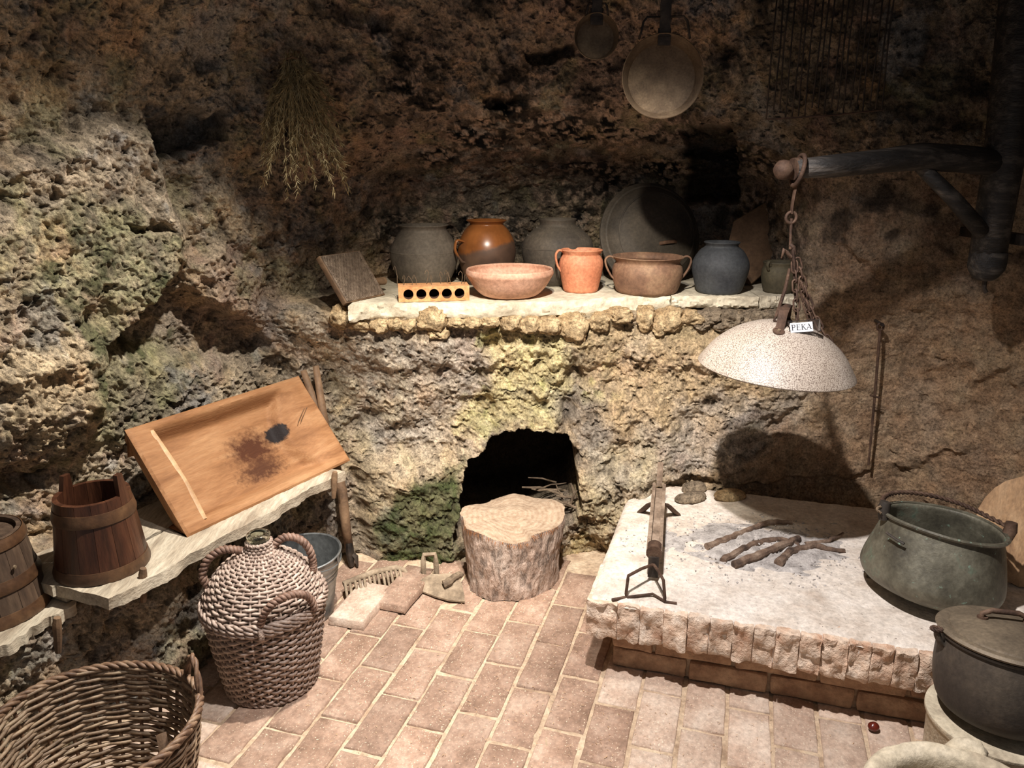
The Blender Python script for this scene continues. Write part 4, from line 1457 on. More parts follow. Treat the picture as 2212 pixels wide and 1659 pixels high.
def hollow_brick():
    a, b = on_z(857, 654, SZ), on_z(1010, 650, SZ)
    c = (a + b) / 2
    L = (b - a).length
    h, dp = 0.058, 0.10
    yaw = math.atan2(b.y - a.y, b.x - a.x)
    root = thing('perforated_brick', 'orange brick with five round holes and wire hooks stuck in its top', 'brick', (c.x, c.y + dp / 2, SZ + .002), (0, 0, yaw))
    hr = 0.0195
    xs = [(-0.36 + 0.18 * k) * L for k in range(5)]
    vs, fs = [], []
    # front and back faces with real holes
    nseg = 20
    for yy, flip in ((-dp / 2, False), (dp / 2, True)):
        cells = [(-L / 2 if k == 0 else (xs[k - 1] + xs[k]) / 2, L / 2 if k == 4 else (xs[k] + xs[k + 1]) / 2, xs[k]) for k in range(5)]
        for x0, x1, cx in cells:
            b0 = len(vs)
            for k in range(nseg):
                t = 2 * math.pi * k / nseg
                vs.append((cx + math.cos(t) * hr, yy, h / 2 + math.sin(t) * hr))
            for k in range(nseg):
                t = 2 * math.pi * k / nseg
                ux, uz = math.cos(t), math.sin(t)
                sx = ((x1 - cx) if ux > 0 else (cx - x0)) / max(abs(ux), 1e-6)
                sz = (h / 2) / max(abs(uz), 1e-6)
                m = min(sx, sz)
                vs.append((cx + ux * m, yy, h / 2 + uz * m))
            # square off the corners
            for (ex, ez) in ((x0, 0), (x1, 0), (x1, h), (x0, h)):
                k = min(range(nseg), key=lambda k: (vs[b0 + nseg + k][0] - ex) ** 2 + (vs[b0 + nseg + k][2] - ez) ** 2)
                vs[b0 + nseg + k] = (ex, yy, ez)
            for k in range(nseg):
                l = (k + 1) % nseg
                f = (b0 + k, b0 + l, b0 + nseg + l, b0 + nseg + k)
                fs.append(f if flip else f[::-1])
    mb = MB().add(vs, fs)
    mb.add([(-L / 2, -dp / 2, 0), (L / 2, -dp / 2, 0), (L / 2, dp / 2, 0), (-L / 2, dp / 2, 0), (-L / 2, -dp / 2, h), (L / 2, -dp / 2, h), (L / 2, dp / 2, h), (-L / 2, dp / 2, h)],
           [(3, 2, 1, 0), (4, 5, 6, 7), (1, 2, 6, 5), (3, 0, 4, 7)])
    mb.build('body', M['hollow'], root, sharp=30)
    for k in range(5):
        t = MB()
        n = 20
        v = [(xs[k] + math.cos(2 * math.pi * j / n) * hr, y, h / 2 + math.sin(2 * math.pi * j / n) * hr) for y in (-dp / 2, dp / 2 - .004) for j in range(n)]
        t.add(v, [(j, n + j, n + (j + 1) % n, (j + 1) % n) for j in range(n)] + [tuple(n + j for j in range(n))])
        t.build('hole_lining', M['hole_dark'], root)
    r = random.Random(4)
    for k in range(11):
        x = -L * .49 + L * .95 * k / 10 + r.uniform(-.01, .01)
        y = r.uniform(-.02, .02)
        hh = 0.075 if k == 0 else r.uniform(.028, .058)
        lean = r.uniform(-.25, .25)
        top = Vector((x + lean * hh, y, h + hh))
        hk = r.choice((-1, 1)) * r.uniform(.006, .013)
        MB().tube([(x, y, h - .004), (x + lean * hh * .5 + .003, y, h + hh * .5), top - Vector((0, 0, .006)), top + Vector((hk * .5, 0, .003)), top + Vector((hk, 0, -.004)), top + Vector((hk * 1.1, 0, -.013))], 0.0013, 6).build('wire_hook', M['pan'], root)


hollow_brick()


def carder():
    P = [on_z(748, 655, SZ + .004), on_z(833, 636, SZ + .004)]
    tl, tr = on_y(712, 548, 3.06), on_y(800, 545, 3.12)
    bl, br = P[0], P[1]
    ex = (br - bl)
    ey = ((tl - bl) + (tr - br)) * 0.5
    w, h = ex.length, ey.length
    ex.normalize()
    ey = (ey - ex * ey.dot(ex)).normalized()
    ez = ex.cross(ey)
    root = thing('wool_carder', 'dark wooden wool carder with fine bristle face leaning at the shelf left end', 'carder', bl)
    root.rotation_euler = Matrix((ex, ey, ez)).transposed().to_euler()
    MB().box((w / 2, h / 2, -.012), (w, h, .022)).build('board', M['wood_dull'], root, bevel=.003)
    mb = MB()
    r = random.Random(6)
    for i in range(34):
        for j in range(22):
            x, y = w * (.07 + .86 * (j + (i % 2) * .5) / 22.5), h * (.05 + .9 * i / 33)
            mb.box((x, y, .003), (.0045, .0022, .006), Matrix.Rotation(.9 + r.uniform(-.2, .2), 3, 'Z'))
    tag(mb.build('bristles', M['leather'], root), kind='stuff')
    MB().box((w / 2, h / 2, .0005), (w * .94, h * .95, .003)).build('pad', M['leather'], root)
    MB().tube([(w * .55, h * .42, -.022), (w * 1.05, h * .36, -.03), (w * 1.32, h * .34, -.03)], [.014, .015, .017], 12).build('handle', M['wood_dull'], root)


carder()

# ------------------------------------------------------------------ oven: twigs
def twigs():
    r = random.Random(21)
    for k in range(16):
        deep = k >= 11
        a = on_y(r.uniform(1100, 1200) if deep else r.uniform(1195, 1250), r.uniform(1060, 1120), r.uniform(3.1, 3.3) if deep else r.uniform(2.97, 3.08))
        a.z = 0.17 + r.uniform(0, .05) if not deep else .16 + r.uniform(0, .08)
        ang = r.uniform(-.7, .7)
        L = r.uniform(.07, .13) if not deep else r.uniform(.14, .24)
        el = r.choice((0.02, 0.1, 0.2, 0.3)) if k < 8 or deep else 1.15
        d = Vector((math.cos(ang) * r.choice((-1, 1)), math.sin(ang) * .5, 0)).normalized() * math.cos(el) + Vector((0, 0, math.sin(el)))
        st = a - d * L * (.5 if el < .5 else 0)
        path = [st + d * L * t + Vector((0, 0, math.sin(t * 3) * .012 * r.uniform(-1, 1))) for t in (0, .25, .5, .75, 1)]
        rad = r.uniform(.003, .008)
        o = MB().tube(path, [rad, rad, rad * .9, rad * .8, rad * .6], 7).build('twig', M['twig'], origin=st)
        tag(o, 'dry brushwood twig heaped in the dark oven mouth behind the stump', 'twig', 'twigs in the oven mouth')


twigs()


# ------------------------------------------------------------------ chopping stump
def stump():
    c = Vector((0.0, 2.735, 0))
    root = thing('chopping_stump', 'thick sawn tree stump with rough bark before the oven mouth', 'stump', c)
    H = 0.285
    n, m = 144, 40
    vs = []
    for j in range(m + 1):
        s = j / m
        r0 = 0.172 + 0.022 * s + 0.01 * (s - .5) ** 2
        for k in range(n):
            a = 2 * math.pi * k / n
            lob = 1 + 0.03 * math.sin(2 * a + .6) + .02 * math.sin(3 * a + 1.2) + .015 * math.sin(5 * a)
            top = H + 0.012 * math.sin(a * 2 + .4) + .008 * math.sin(5 * a) - (0.02 if math.cos(a + 2.0) > .7 else 0)
            vs.append((r0 * lob * math.cos(a), r0 * lob * math.sin(a) * .93, top * s))
    p = np.array(vs)
    q = p * np.array([1, 1, .35])
    d = 0.010 * fbm(q, 26, 3, 700) + 0.006 * np.abs(fbm(q, 60, 2, 701))
    rr = np.hypot(p[:, 0], p[:, 1])
    p[:, :2] *= (1 + d / rr)[:, None]
    mb = MB()
    mb.v = [Vector(x) for x in p]
    mb.f = [(j * n + k, j * n + (k + 1) % n, (j + 1) * n + (k + 1) % n, (j + 1) * n + k) for j in range(m) for k in range(n)]
    mb.build('bark', M['bark'], root, sharp=180)
    ring = p[m * n:]
    vs, fs = [], []
    rings = 14
    for i in range(rings + 1):
        s = 1 - i / rings
        for k in range(n):
            x, y, z = ring[k]
            vs.append((x * s, y * s, H + (z - H) * s ** 1.5 + 0.003))
    pp = np.array(vs)
    pp[:, 2] += 0.006 * fbm(pp, 22, 3, 720) - .012 * sstep(.06, -.08, pp[:, 1]) * sstep(-.1, .02, pp[:, 0])
    pp[:n] = ring
    mb = MB()
    mb.v = [Vector(x) for x in pp]
    mb.f = [(i * n + k, i * n + (k + 1) % n, (i + 1) * n + (k + 1) % n, (i + 1) * n + k) for i in range(rings) for k in range(n)]
    mb.build('cut_top', M['cut'], root, sharp=180)
    r = random.Random(9)
    mb = MB()
    for q in range(260):          # torn fibres along the front edge
        k = int(n * (0.54 + 0.40 * r.random())) % n
        x, y, z = ring[k]
        e = Vector((x, y, z))
        o = Vector((x, y, 0)).normalized()
        t = Vector((-o.y, o.x, 0)) * .0012
        tip = e + o * r.uniform(.001, .007) + Vector((r.uniform(-.004, .004), 0, r.uniform(-.03, .004)))
        mb.add([e - t - o * .003, e + t - o * .003, tip], [(0, 1, 2), (2, 1, 0)])
    mb.build('torn_fibres', M['hollow'], root)


stump()
p0 = on_z(970, 1262, 0.02)
stick('branch_stub', [(958, 1262, .012), (978, 1250, .016), (997, 1238, .02)], 0.030, 0.017, M['twig'], 'short broken branch lying against the stump on the hoe blade', 'branch', 9)


# ------------------------------------------------------------------ left bench: planks, pegs, wedge
def plank(P, thick, label, seed, mat='plank'):
    """P: four world corners (front-left, front-right, back-right, back-left) of the top"""
    o3 = Vector(P[0])
    fl, fr, br, bl = [Vector(p) - o3 for p in P]
    m, n = 90, 8
    r = random.Random(seed)
    wob = [0.006 * math.sin(i * .16 + seed) + 0.003 * math.sin(i * .5 + seed * 2) + r.uniform(-.0012, .0012) for i in range(m + 1)]
    front = (fl - bl).normalized()
    vs = []
    for lay in (0, 1):
        for i in range(m + 1):
            a, b = fl.lerp(fr, i / m) + front * wob[i] * (1 if lay == 0 else 1.8), bl.lerp(br, i / m)
            for j in range(n + 1):
                vs.append(a.lerp(b, j / n) - Vector((0, 0, thick if lay else 0)))
    N1 = (m + 1) * (n + 1)
    fs = []
    w = n + 1
    for i in range(m):
        for j in range(n):
            q = (i * w + j, (i + 1) * w + j, (i + 1) * w + j + 1, i * w + j + 1)
            fs += [q, tuple(N1 + x for x in reversed(q))]
        fs += [((i + 1) * w, i * w, N1 + i * w, N1 + (i + 1) * w), (i * w + n, (i + 1) * w + n, N1 + (i + 1) * w + n, N1 + i * w + n)]
    for j in range(n):
        fs += [(j, j + 1, N1 + j + 1, N1 + j), (m * w + j + 1, m * w + j, N1 + m * w + j, N1 + m * w + j + 1)]
    mb = MB().add(vs, fs).jit(.004, 40, seed, 3)
    o = mb.build('bench_plank', M[mat], sharp=50)
    o.location = o3
    return tag(o, label, 'plank', 'planks of the rock bench')


BZ = 0.46
fl, fr = on_z(238, 1294, BZ), on_z(742, 1018, BZ)
dirp = (fr - fl).normalized()
nrm = Vector((-dirp.y, dirp.x, 0))      # towards the wall
plank([fl, fr, fr + nrm * .20, fl + nrm * .20 - dirp * .02], .035, 'long weathered front plank of the bench under the wooden trough', 31)
plank([fl + nrm * .208 - dirp * .03, fr + nrm * .208 - dirp * .03, fr + nrm * .40 - dirp * .06, fl + nrm * .43 - dirp * .02], .03, 'rear bench plank behind the front one, under the stave bucket', 32)
BZ2 = 0.395
gl, gr = on_z(-90, 1452, BZ2), on_z(166, 1300, BZ2)
d2 = (gr - gl).normalized()
n2 = Vector((-d2.y, d2.x, 0))
plank([gl, gr, gr + n2 * .26, gl + n2 * .26], .03, 'short lower bench plank under the barrel at the left edge', 33)
WB = on_z(132, 1268, .425)
mb = MB().box((0, 0, 0), (.095, .05, .05)).jit(.003, 20, 3)
o = mb.build('wooden_wedge', M['plank'], bevel=.003)
o.location = (WB.x, WB.y, .425)
o.rotation_euler = (0, 0.1, -0.35)
tag(o, 'small wooden wedge block between the two bench planks', 'wedge')
for px, py, z, lab in ((303, 1238, BZ, 'wooden peg in the plank edge below the stave bucket'), (118, 1345, BZ2, 'wooden peg in the front of the short lower plank'), (717, 1026, BZ, 'wooden peg at the right end of the long plank under the trough')):
    q = on_z(px, py + 8, z)
    mb = MB().tube([(0, 0, -.075), (0.001, 0, -.03), (0, .001, .012), (0.002, 0, .03)], [.008, .011, .012, .009], 9)
    o = mb.build('wooden_peg', M['wood_dull'])
    o.location = (q.x + .01, q.y - .006, z)
    o.rotation_euler = (-.06, .08, 0)
    tag(o, lab, 'peg', 'pegs along the bench')


# ------------------------------------------------------------------ kneading trough
def trough():
    bl, br = Vector((-1.03, 2.2, BZ + .004)), Vector((-.645, 2.86, BZ + .004))
    tl = Vector((-1.247, 2.326, .781))
    ex, ey = (br - bl), (tl - bl)
    W, Hh = ex.length, ey.length
    ex.normalize()
    ey.normalize()
    ez = ex.cross(ey)
    root = thing('kneading_trough', 'large shallow wooden kneading trough with a burnt stain, propped on the bench', 'trough', bl)
    root.rotation_euler = Matrix((ex, ey, ez)).transposed().to_euler()
    # dished slab: grid with a carved hollow, back at z=-D
    D = .085
    nx, ny = 90, 56
    vs = []
    xs, ys = np.linspace(0, W, nx), np.linspace(0, Hh, ny)
    gx, gy = np.meshgrid(xs, ys)
    X, Y = gx.ravel(), gy.ravel()
    lx = .075 + .01 * np.sin(Y * 9)                                   # wide flat left end board
    rx = W - .045 - .075 * (1 - ((Y - Hh / 2) / (Hh / 2)) ** 2) * 0.0
    right_slope = np.clip((rx - X) / .14, 0, 1)
    curve = np.clip((W - .06 - .12 * (1 - ((Y - Hh * .5) / (Hh * .5)) ** 2) - X) / .05, 0, 1)
    depth = .062 * sstep(0, .014, X - lx) * sstep(0, .05, Y - .018) * sstep(0, .05, Hh - .018 - Y) * (0.45 * sstep(0, 1, right_slope) + .55 * sstep(0, 1, curve)) * sstep(0, .01, rx - X)
    pp = np.stack([X, Y, -depth], 1)
    pp[:, 2] += .0012 * fbm(pp, 14, 3, 810)
    edge = np.minimum.reduce([X, W - X, Y, Hh - Y])
    pp[:, 2] -= .006 * (1 - np.clip(edge / .008, 0, 1)) ** 2
    mb = MB()
    mb.v = [Vector(q) for q in pp]
    mb.f = [(i * nx + j, i * nx + j + 1, (i + 1) * nx + j + 1, (i + 1) * nx + j) for i in range(ny - 1) for j in range(nx - 1)]
    rim = list(range(nx)) + [i * nx + nx - 1 for i in range(1, ny)] + [(ny - 1) * nx + j for j in range(nx - 2, -1, -1)] + [i * nx for i in range(ny - 2, 0, -1)]
    b0 = len(mb.v)
    for k in rim:
        q = mb.v[k]
        inx, iny = .03 * (1 if q.x < W / 2 else -1), .068 * (1 if q.y < Hh / 2 else -1)
        mb.v.append(Vector((q.x + (inx if q.x < .001 or q.x > W - .001 else 0), q.y + (iny if q.y < .001 or q.y > Hh - .001 else 0), -D)))
    n = len(rim)
    mb.f += [(rim[(k + 1) % n], rim[k], b0 + k, b0 + (k + 1) % n) for k in range(n)]
    mb.f.append(tuple(b0 + k for k in range(n - 1, -1, -1)))
    mb.build('tray', M['trough'], root, sharp=35)
    # pale strip where the left end board meets the hollow
    path = [Vector((.075 + .01 * math.sin(y * 9) + .006, y, -.008)) for y in np.linspace(.03, Hh - .03, 14)]
    MB().tube(path, .011, 8, flat=.8).build('joint_strip', M['trough_pale'], root)
    for x0 in (W - .075, W - .09):
        MB().tube([(x0 + .02, Hh * .66, .0008), (x0 - .01, Hh * .61, .0008), (x0 - .045, Hh * .55, .0006)], .0012, 5).build('crack', M['wood_dull'], root)


trough()


def forked_tool():
    lo = on_z(757, 1219, .0)
    root = thing('forked_tool', 'wooden shaft with split forked top and iron shoe standing behind the trough', 'tool', lo)
    hi = on_y(706, 945, 2.94) - lo
    mid = on_y(738, 1060, 2.855) - lo
    MB().tube([(0, 0, .06), mid * .55, mid, hi], [.018, .021, .022, .024], 12).jit(.002, 20, 3).build('shaft', M['wood_dull'], root, sharp=180)
    for px, py in ((655, 800), (682, 790)):
        t = on_y(px, py, 2.985) - lo
        MB().tube([hi - (hi - mid) * .2, hi + (t - hi) * .3, t], [.022, .023, .017], 8, flat=.75).build('prong', M['wood_dull'], root, sharp=180)
    MB().tube([(0, 0, .10), (.004, -.01, .06), (.01, -.02, .004)], [.024, .028, .018], 10, flat=.6).build('shoe', M['iron'], root)
    MB().tube([(.0, -.01, .07), (.03, -.02, .045), (.036, -.03, .006)], [.010, .014, .006], 8, flat=.5).build('claw', M['iron'], root)


forked_tool()


# ------------------------------------------------------------------ coopered buckets
def stave_vessel(name, label, cat, loc, r0, r1, H, nst, ears, hoops, mat, hoopmat, thick=.014, bottom=True, lid=None, phase=0.0, tilt=(0, 0, 0)):
    root = thing(name, label, cat, loc, tilt)
    for k in range(nst):
        a0, a1 = 2 * math.pi * k / nst + phase, 2 * math.pi * (k + 1) / nst + phase
        g = .004
        h = H + (ears[k] if k in ears else 0)
        vs, fs = [], []
        zl = [0, H * .5, H] + ([h] if k in ears else [])
        m = 4
        for z in zl:
            rr = r0 + (r1 - r0) * z / H
            b = g
            if k in ears and z > H: b = (a1 - a0) * .18
            for t in (rr, rr - thick):
                for j in range(m + 1):
                    a = a0 + b + (a1 - a0 - 2 * b) * j / m
                    vs.append((math.cos(a) * t, math.sin(a) * t, z))
        w = 2 * (m + 1)
        for i in range(len(zl) - 1):
            A, B = i * w, (i + 1) * w
            for j in range(m):
                fs.append((A + j, A + j + 1, B + j + 1, B + j))
                fs.append((A + m + 1 + j + 1, A + m + 1 + j, B + m + 1 + j, B + m + 1 + j + 1))
            fs.append((A + m + 1, A, B, B + m + 1))
            fs.append((A + m, A + 2 * m + 1, B + 2 * m + 1, B + m))
        for A, fl_ in ((0, True), ((len(zl) - 1) * w, False)):
            for j in range(m):
                q = (A + j, A + j + 1, A + m + 2 + j, A + m + 1 + j)
                fs.append(q[::-1] if fl_ else q)
        MB().add(vs, fs).build('stave', mat, root, sharp=40)
    for z, hh, t in hoops:
        ra, rb = r0 + (r1 - r0) * z / H, r0 + (r1 - r0) * (z + hh) / H
        MB().lathe([(ra - .002, z), (ra + t, z), (ra + t * 1.3, z + hh * .3), (rb + t * 1.2, z + hh * .75), (rb + t * .6, z + hh), (rb - .002, z + hh)], 56, closed=True).build('hoop', hoopmat, root, sharp=50)
    if bottom:
        MB().lathe([(0, .012), (r0 - thick, .012), (r0 - thick, .026), (0, .026)], 40).build('bottom', mat, root)
    return root


bk = Vector((-1.212, 2.03, BZ + .002))
stave_vessel('stave_bucket', 'dark brown stave bucket with two raised ears on the bench', 'bucket', bk, .126, .100, .230, 15, {5: .045, 13: .06}, [(.0, .034, .003), (.165, .036, .003)], M['wood_red'], M['wood_hoop'], phase=.55)


def churn():
    loc = Vector((-1.475, 1.90, BZ2 + .002))
    root = stave_vessel('stave_barrel', 'worn wooden barrel with hoops and closed top at the left edge', 'barrel', loc, .150, .112, .235, 16, {}, [(.0, .034, .004), (.09, .034, .004), (.205, .03, .004)], M['wood_grey'], M['wood_hoop'])
    MB().lathe([(0, .205), (.10, .205), (.10, .219), (.03, .222), (0, .222)], 40).build('lid', M['wood_grey'], root)
    MB().tube([(.045, -.02, .215), (.05, -.02, .245), (.05, -.02, .262)], [.02, .018, .022], 12).build('bung', M['wood_grey'], root)
    MB().tube([(.02, -.05, .222), (.03, -.055, .235), (.085, -.05, .240), (.095, -.05, .224)], .006, 8).build('staple', M['iron'], root)
    a = -.35
    MB().lathe([(0, .0), (.006, .0), (.005, .004), (0, .005)], 10).xf(Matrix.Translation((math.cos(a) * .133, math.sin(a) * .133, .155)) @ Matrix.Rotation(math.pi / 2, 4, 'Y')).build('nail', M['pan'], root)


churn()


# ------------------------------------------------------------------ wickerwork
def weave(root, prof, nst, amp, rad, mat, smat, step, ell=(1, 1), sides=5, stake_r=.004, name='strand', wob=0.0, fn=None):
    """prof: dense (r,z) list from bottom to top; rows of strands woven in and out of stakes"""
    P = [np.array(p) for p in prof]
    seg = [0]
    for a, b in zip(P[:-1], P[1:]): seg.append(seg[-1] + float(np.linalg.norm(b - a)))
    rows = int(seg[-1] / step)
    rr = random.Random(nst)
    for i in range(rows + 1):
        s = seg[-1] * i / rows
        k = min(len(seg) - 2, max(0, int(np.searchsorted(seg, s)) - 1))
        f = (s - seg[k]) / max(1e-9, seg[k + 1] - seg[k])
        p = P[k] * (1 - f) + P[k + 1] * f
        t = P[k + 1] - P[k]
        nr_ = np.array([t[1], -t[0]])
        nr_ = nr_ / np.linalg.norm(nr_)
        spn = 5
        m = nst * spn
        path = []
        ph = rr.uniform(0, 6.28)
        for j in range(m):
            a = 2 * math.pi * j / m
            o = amp * math.cos(a * nst / 2 + i * math.pi)
            r, z = p[0] + nr_[0] * o, p[1] + nr_[1] * o + wob * math.sin(a * 3 + ph) + .0012 * math.sin(a * nst / 2 + ph)
            if fn: r, z = fn(a, r, z)
            path.append(Vector((math.cos(a) * r * ell[0], math.sin(a) * r * ell[1], z)))
        MB().tube(path, rad, sides, closed=True).build(name, mat, root, sharp=180)
    for j in range(nst):
        a = 2 * math.pi * j / nst
        path = []
        for p in P[::max(1, len(P) // 24)] + [P[-1]]:
            r, z = (fn(a, p[0], p[1]) if fn else p)
            path.append(Vector((math.cos(a) * r * ell[0], math.sin(a) * r * ell[1], z)))
        MB().tube(path, stake_r, 5).build('stake', smat, root, sharp=180)


def rope(root, pts, rad, mat, name, strands=3, turns=9, closed=False, n=70, sr=.62):
    pts = [Vector(p) for p in pts]
    P = ([pts[-1]] + pts + [pts[0], pts[1]]) if closed else ([pts[0]] + pts + [pts[-1]])
    ctr = []
    segs = len(P) - 3
    for q in range(n + (0 if closed else 1)):
        u = q / n * segs
        i = min(int(u), segs - 1)
        t = u - i
        a, b, c, d = P[i:i + 4]
        ctr.append(0.5 * ((2 * b) + (c - a) * t + (2 * a - 5 * b + 4 * c - d) * t * t + (3 * b - a - 3 * c + d) * t ** 3))
    mb = MB()
    m = len(ctr)
    for s in range(strands):
        path = []
        pu = None
        for q, p in enumerate(ctr):
            d = (ctr[(q + 1) % m] - ctr[q - 1]) if closed else (ctr[min(q + 1, m - 1)] - ctr[max(q - 1, 0)])
            d.normalize()
            u = Vector((0, 0, 1)) - d * d.z
            if u.length < .1: u = Vector((1, 0, 0)) - d * d.x
            u.normalize()
            w = d.cross(u)
            a = 2 * math.pi * (turns * q / n + s / strands)
            path.append(p + (u * math.cos(a) + w * math.sin(a)) * rad * .55)
        mb.tube(path, rad * sr, 6, closed=closed)
    mb.build(name, mat, root, sharp=180)


def demijohn():
    c = Vector((-.775, 2.115, 0.001))
    root = thing('wicker_demijohn', 'glass demijohn covered in woven wicker with three rope handles', 'demijohn', c)
    outer = smooth_profile([(.130, .0), (.138, .012), (.152, .09), (.168, .19), (.178, .268), (.182, .30)], 8)
    dome = smooth_profile([(.180, .300), (.172, .334), (.148, .375), (.112, .412), (.074, .440), (.046, .460), (.036, .478), (.034, .492)], 8)
    inner = [(r - .008, z) for r, z in outer] + [(max(.02, r - .008), z) for r, z in dome]
    MB().lathe([(0, .004)] + inner, 56).build('bottle', M['glass'], root)
    weave(root, outer, 38, .0044, .0055, M['wicker'], M['wicker'], .0122)
    weave(root, dome, 38, .0042, .0050, M['wicker'], M['wicker'], .0112)
    for zz, rd in ((.296, .187), (.308, .185), (.284, .186), (.008, .138)):
        rope(root, [(math.cos(a) * rd, math.sin(a) * rd, zz) for a in np.linspace(0, 2 * math.pi, 24, endpoint=False)], .0085, M['wicker'], 'braid', 2, 22, True, 240, .6)
    # glass neck with lip
    MB().lathe([(.031, .46), (.031, .500), (.035, .505), (.036, .516), (.031, .521), (.024, .520), (.022, .512), (.024, .46)], 40).build('neck', M['glass'], root, sharp=60)
    rope(root, [(math.cos(a) * .037, math.sin(a) * .037, .490) for a in np.linspace(0, 2 * math.pi, 12, endpoint=False)], .005, M['wicker'], 'neck_binding', 2, 8, True, 70)

    def arch(a, r0, z0, r1, z1, lift, spread):
        pts = []
        for t in np.linspace(-1, 1, 9):
            aa = a + spread * t
            k = 1 - t * t
            pts.append((math.cos(aa) * (r0 + (r1 - r0) * k), math.sin(aa) * (r0 + (r1 - r0) * k), z0 + (z1 - z0) * k + lift * k))
        return pts
    # left handle, right-rear handle from shoulder to neck; front handle low on the rim
    rope(root, [(-.155, -.04, .36), (-.165, -.045, .40), (-.150, -.035, .445), (-.11, -.02, .472), (-.07, -.01, .468), (-.045, 0, .455)], .012, M['rope'], 'rope_handle', 2, 9)
    rope(root, [(.04, .01, .470), (.07, .02, .494), (.11, .03, .486), (.14, .035, .45), (.15, .035, .40), (.148, .03, .372)], .012, M['rope'], 'rope_handle', 2, 9)
    rope(root, [(.045, -.176, .312), (.058, -.18, .35), (.085, -.176, .384), (.12, -.158, .398), (.152, -.13, .388), (.172, -.10, .355), (.178, -.085, .31)], .011, M['rope'], 'rope_handle', 2, 10)
    rope(root, [(.045, -.185, .30), (.05, -.19, .285), (.046, -.186, .27)], .008, M['wicker'], 'handle_binding', 3, 3, False, 20)


demijohn()


def basket():
    c = Vector((-.995, 1.52, 0.001))
    root = thing('wicker_basket', 'big open brown wicker basket in the bottom left corner', 'basket', c)
    prof = smooth_profile([(.165, .006), (.185, .05), (.205, .14), (.222, .23), (.234, .315)], 8)

    def fn(a, r, z):
        return r, z + (z / .315) * (.008 * math.cos(2 * a + .5) + .006 * math.sin(a))
    weave(root, prof, 24, .0052, .0050, M['wicker_brown'], M['willow_rim'], .0090, (1.0, .96), 6, .005, 'strand', .004, fn)
    # base of coiled rods
    for i, r in enumerate(np.linspace(.02, .165, 11)):
        MB().tube([(math.cos(a) * r * 1.0, math.sin(a) * r * .96, .008 + .003 * math.cos(a * 8 + i * 3.14)) for a in np.linspace(0, 2 * math.pi, 40, endpoint=False)], .0072, 6, closed=True).build('base_coil', M['wicker_brown'], root, sharp=180)
    ringp = []
    for a in np.linspace(0, 2 * math.pi, 28, endpoint=False):
        r, z = fn(a, .238, .322)
        ringp.append((math.cos(a) * r * 1.0, math.sin(a) * r * .96, z))
    rope(root, ringp, .0100, M['willow_rim'], 'rim', 3, 20, True, 260, .58)
    for a0, nm in ((R(38), 'handle'), (R(205), 'handle')):
        pts = []
        for t in np.linspace(-1, 1, 9):
            a = a0 + .24 * t
            r, z = fn(a, .240, .320)
            k = 1 - t * t
            pts.append((math.cos(a) * r * 1.0, math.sin(a) * r * .96, z + .085 * k))
        rope(root, pts, .0068, M['willow_rim'], nm, 2, 2, False, 50, .8)
    # slats of wood lying inside, things of their own
    for k, (a, b, w, lab) in enumerate((((.02, -.05, .03), (.13, .11, .175), .020, 'broad dark wooden stick leaning inside the big basket'),
                                        ((.135, .06, .03), (.09, .125, .19), .013, 'narrow wooden stick crossing inside the big basket'),
                                        ((-.01, -.12, .03), (.035, -.03, .20), .016, 'short upright wooden stick in the front of the big basket'))):
        A, B = Vector(a) + c, Vector(b) + c
        o = MB().tube([A, A.lerp(B, .5), B], w, 4, flat=.3).build('wooden_stick', M['wood_dull'], origin=A, bevel=.001)
        tag(o, lab, 'stick', 'sticks in the wicker basket')


basket()


# ------------------------------------------------------------------ zinc bucket, rake head, hoe
def zinc():
    c = Vector((-.775, 2.50, 0.001))
    root = thing('zinc_bucket', 'galvanised metal bucket with wire bail behind the demijohn', 'bucket', c)
    H, r0, r1 = .245, .108, .142

    def fn(a, r, z):
        k = max(0, z / H) ** 3
        return r * (1 + k * .035 * math.sin(3 * a + 1.0)), z + k * .008 * math.sin(2 * a)
    prof = [(0, 0), (r0, 0), (r0 + .002, .004)]
    for z in np.linspace(.02, H, 40):
        rr = r0 + (r1 - r0) * z / H
        b = .003 if any(abs(z - q) < .006 for q in (.15, .168, .186)) else 0
        prof.append((rr + b, z))
    prof += [(r1 + .005, H), (r1 + .006, H + .004), (r1 + .002, H + .007), (r1 - .003, H + .003)] + [(r0 + (r1 - r0) * z / H - .003, z) for z in np.linspace(H - .01, .01, 12)] + [(0, .008)]
    MB().lathe(prof, 72, fn).build('body', M['zinc'], root, sharp=40)
    pts = [(math.cos(a) * (r1 + .006), math.sin(a) * (r1 + .006), H - .012 - .02 * math.sin((a - R(-60)) / R(110) * math.pi)) for a in np.linspace(R(-60), R(50), 14)]
    MB().tube(pts, .003, 8).build('bail', M['zinc'], root)
    MB().tube([(math.cos(R(-8)) * (r1 + .006), math.sin(R(-8)) * (r1 + .006), z) for z in (H - .03, H - .01, H + .002)], [.010, .013, .009], 8, flat=.4).build('ear', M['zinc'], root)


zinc()


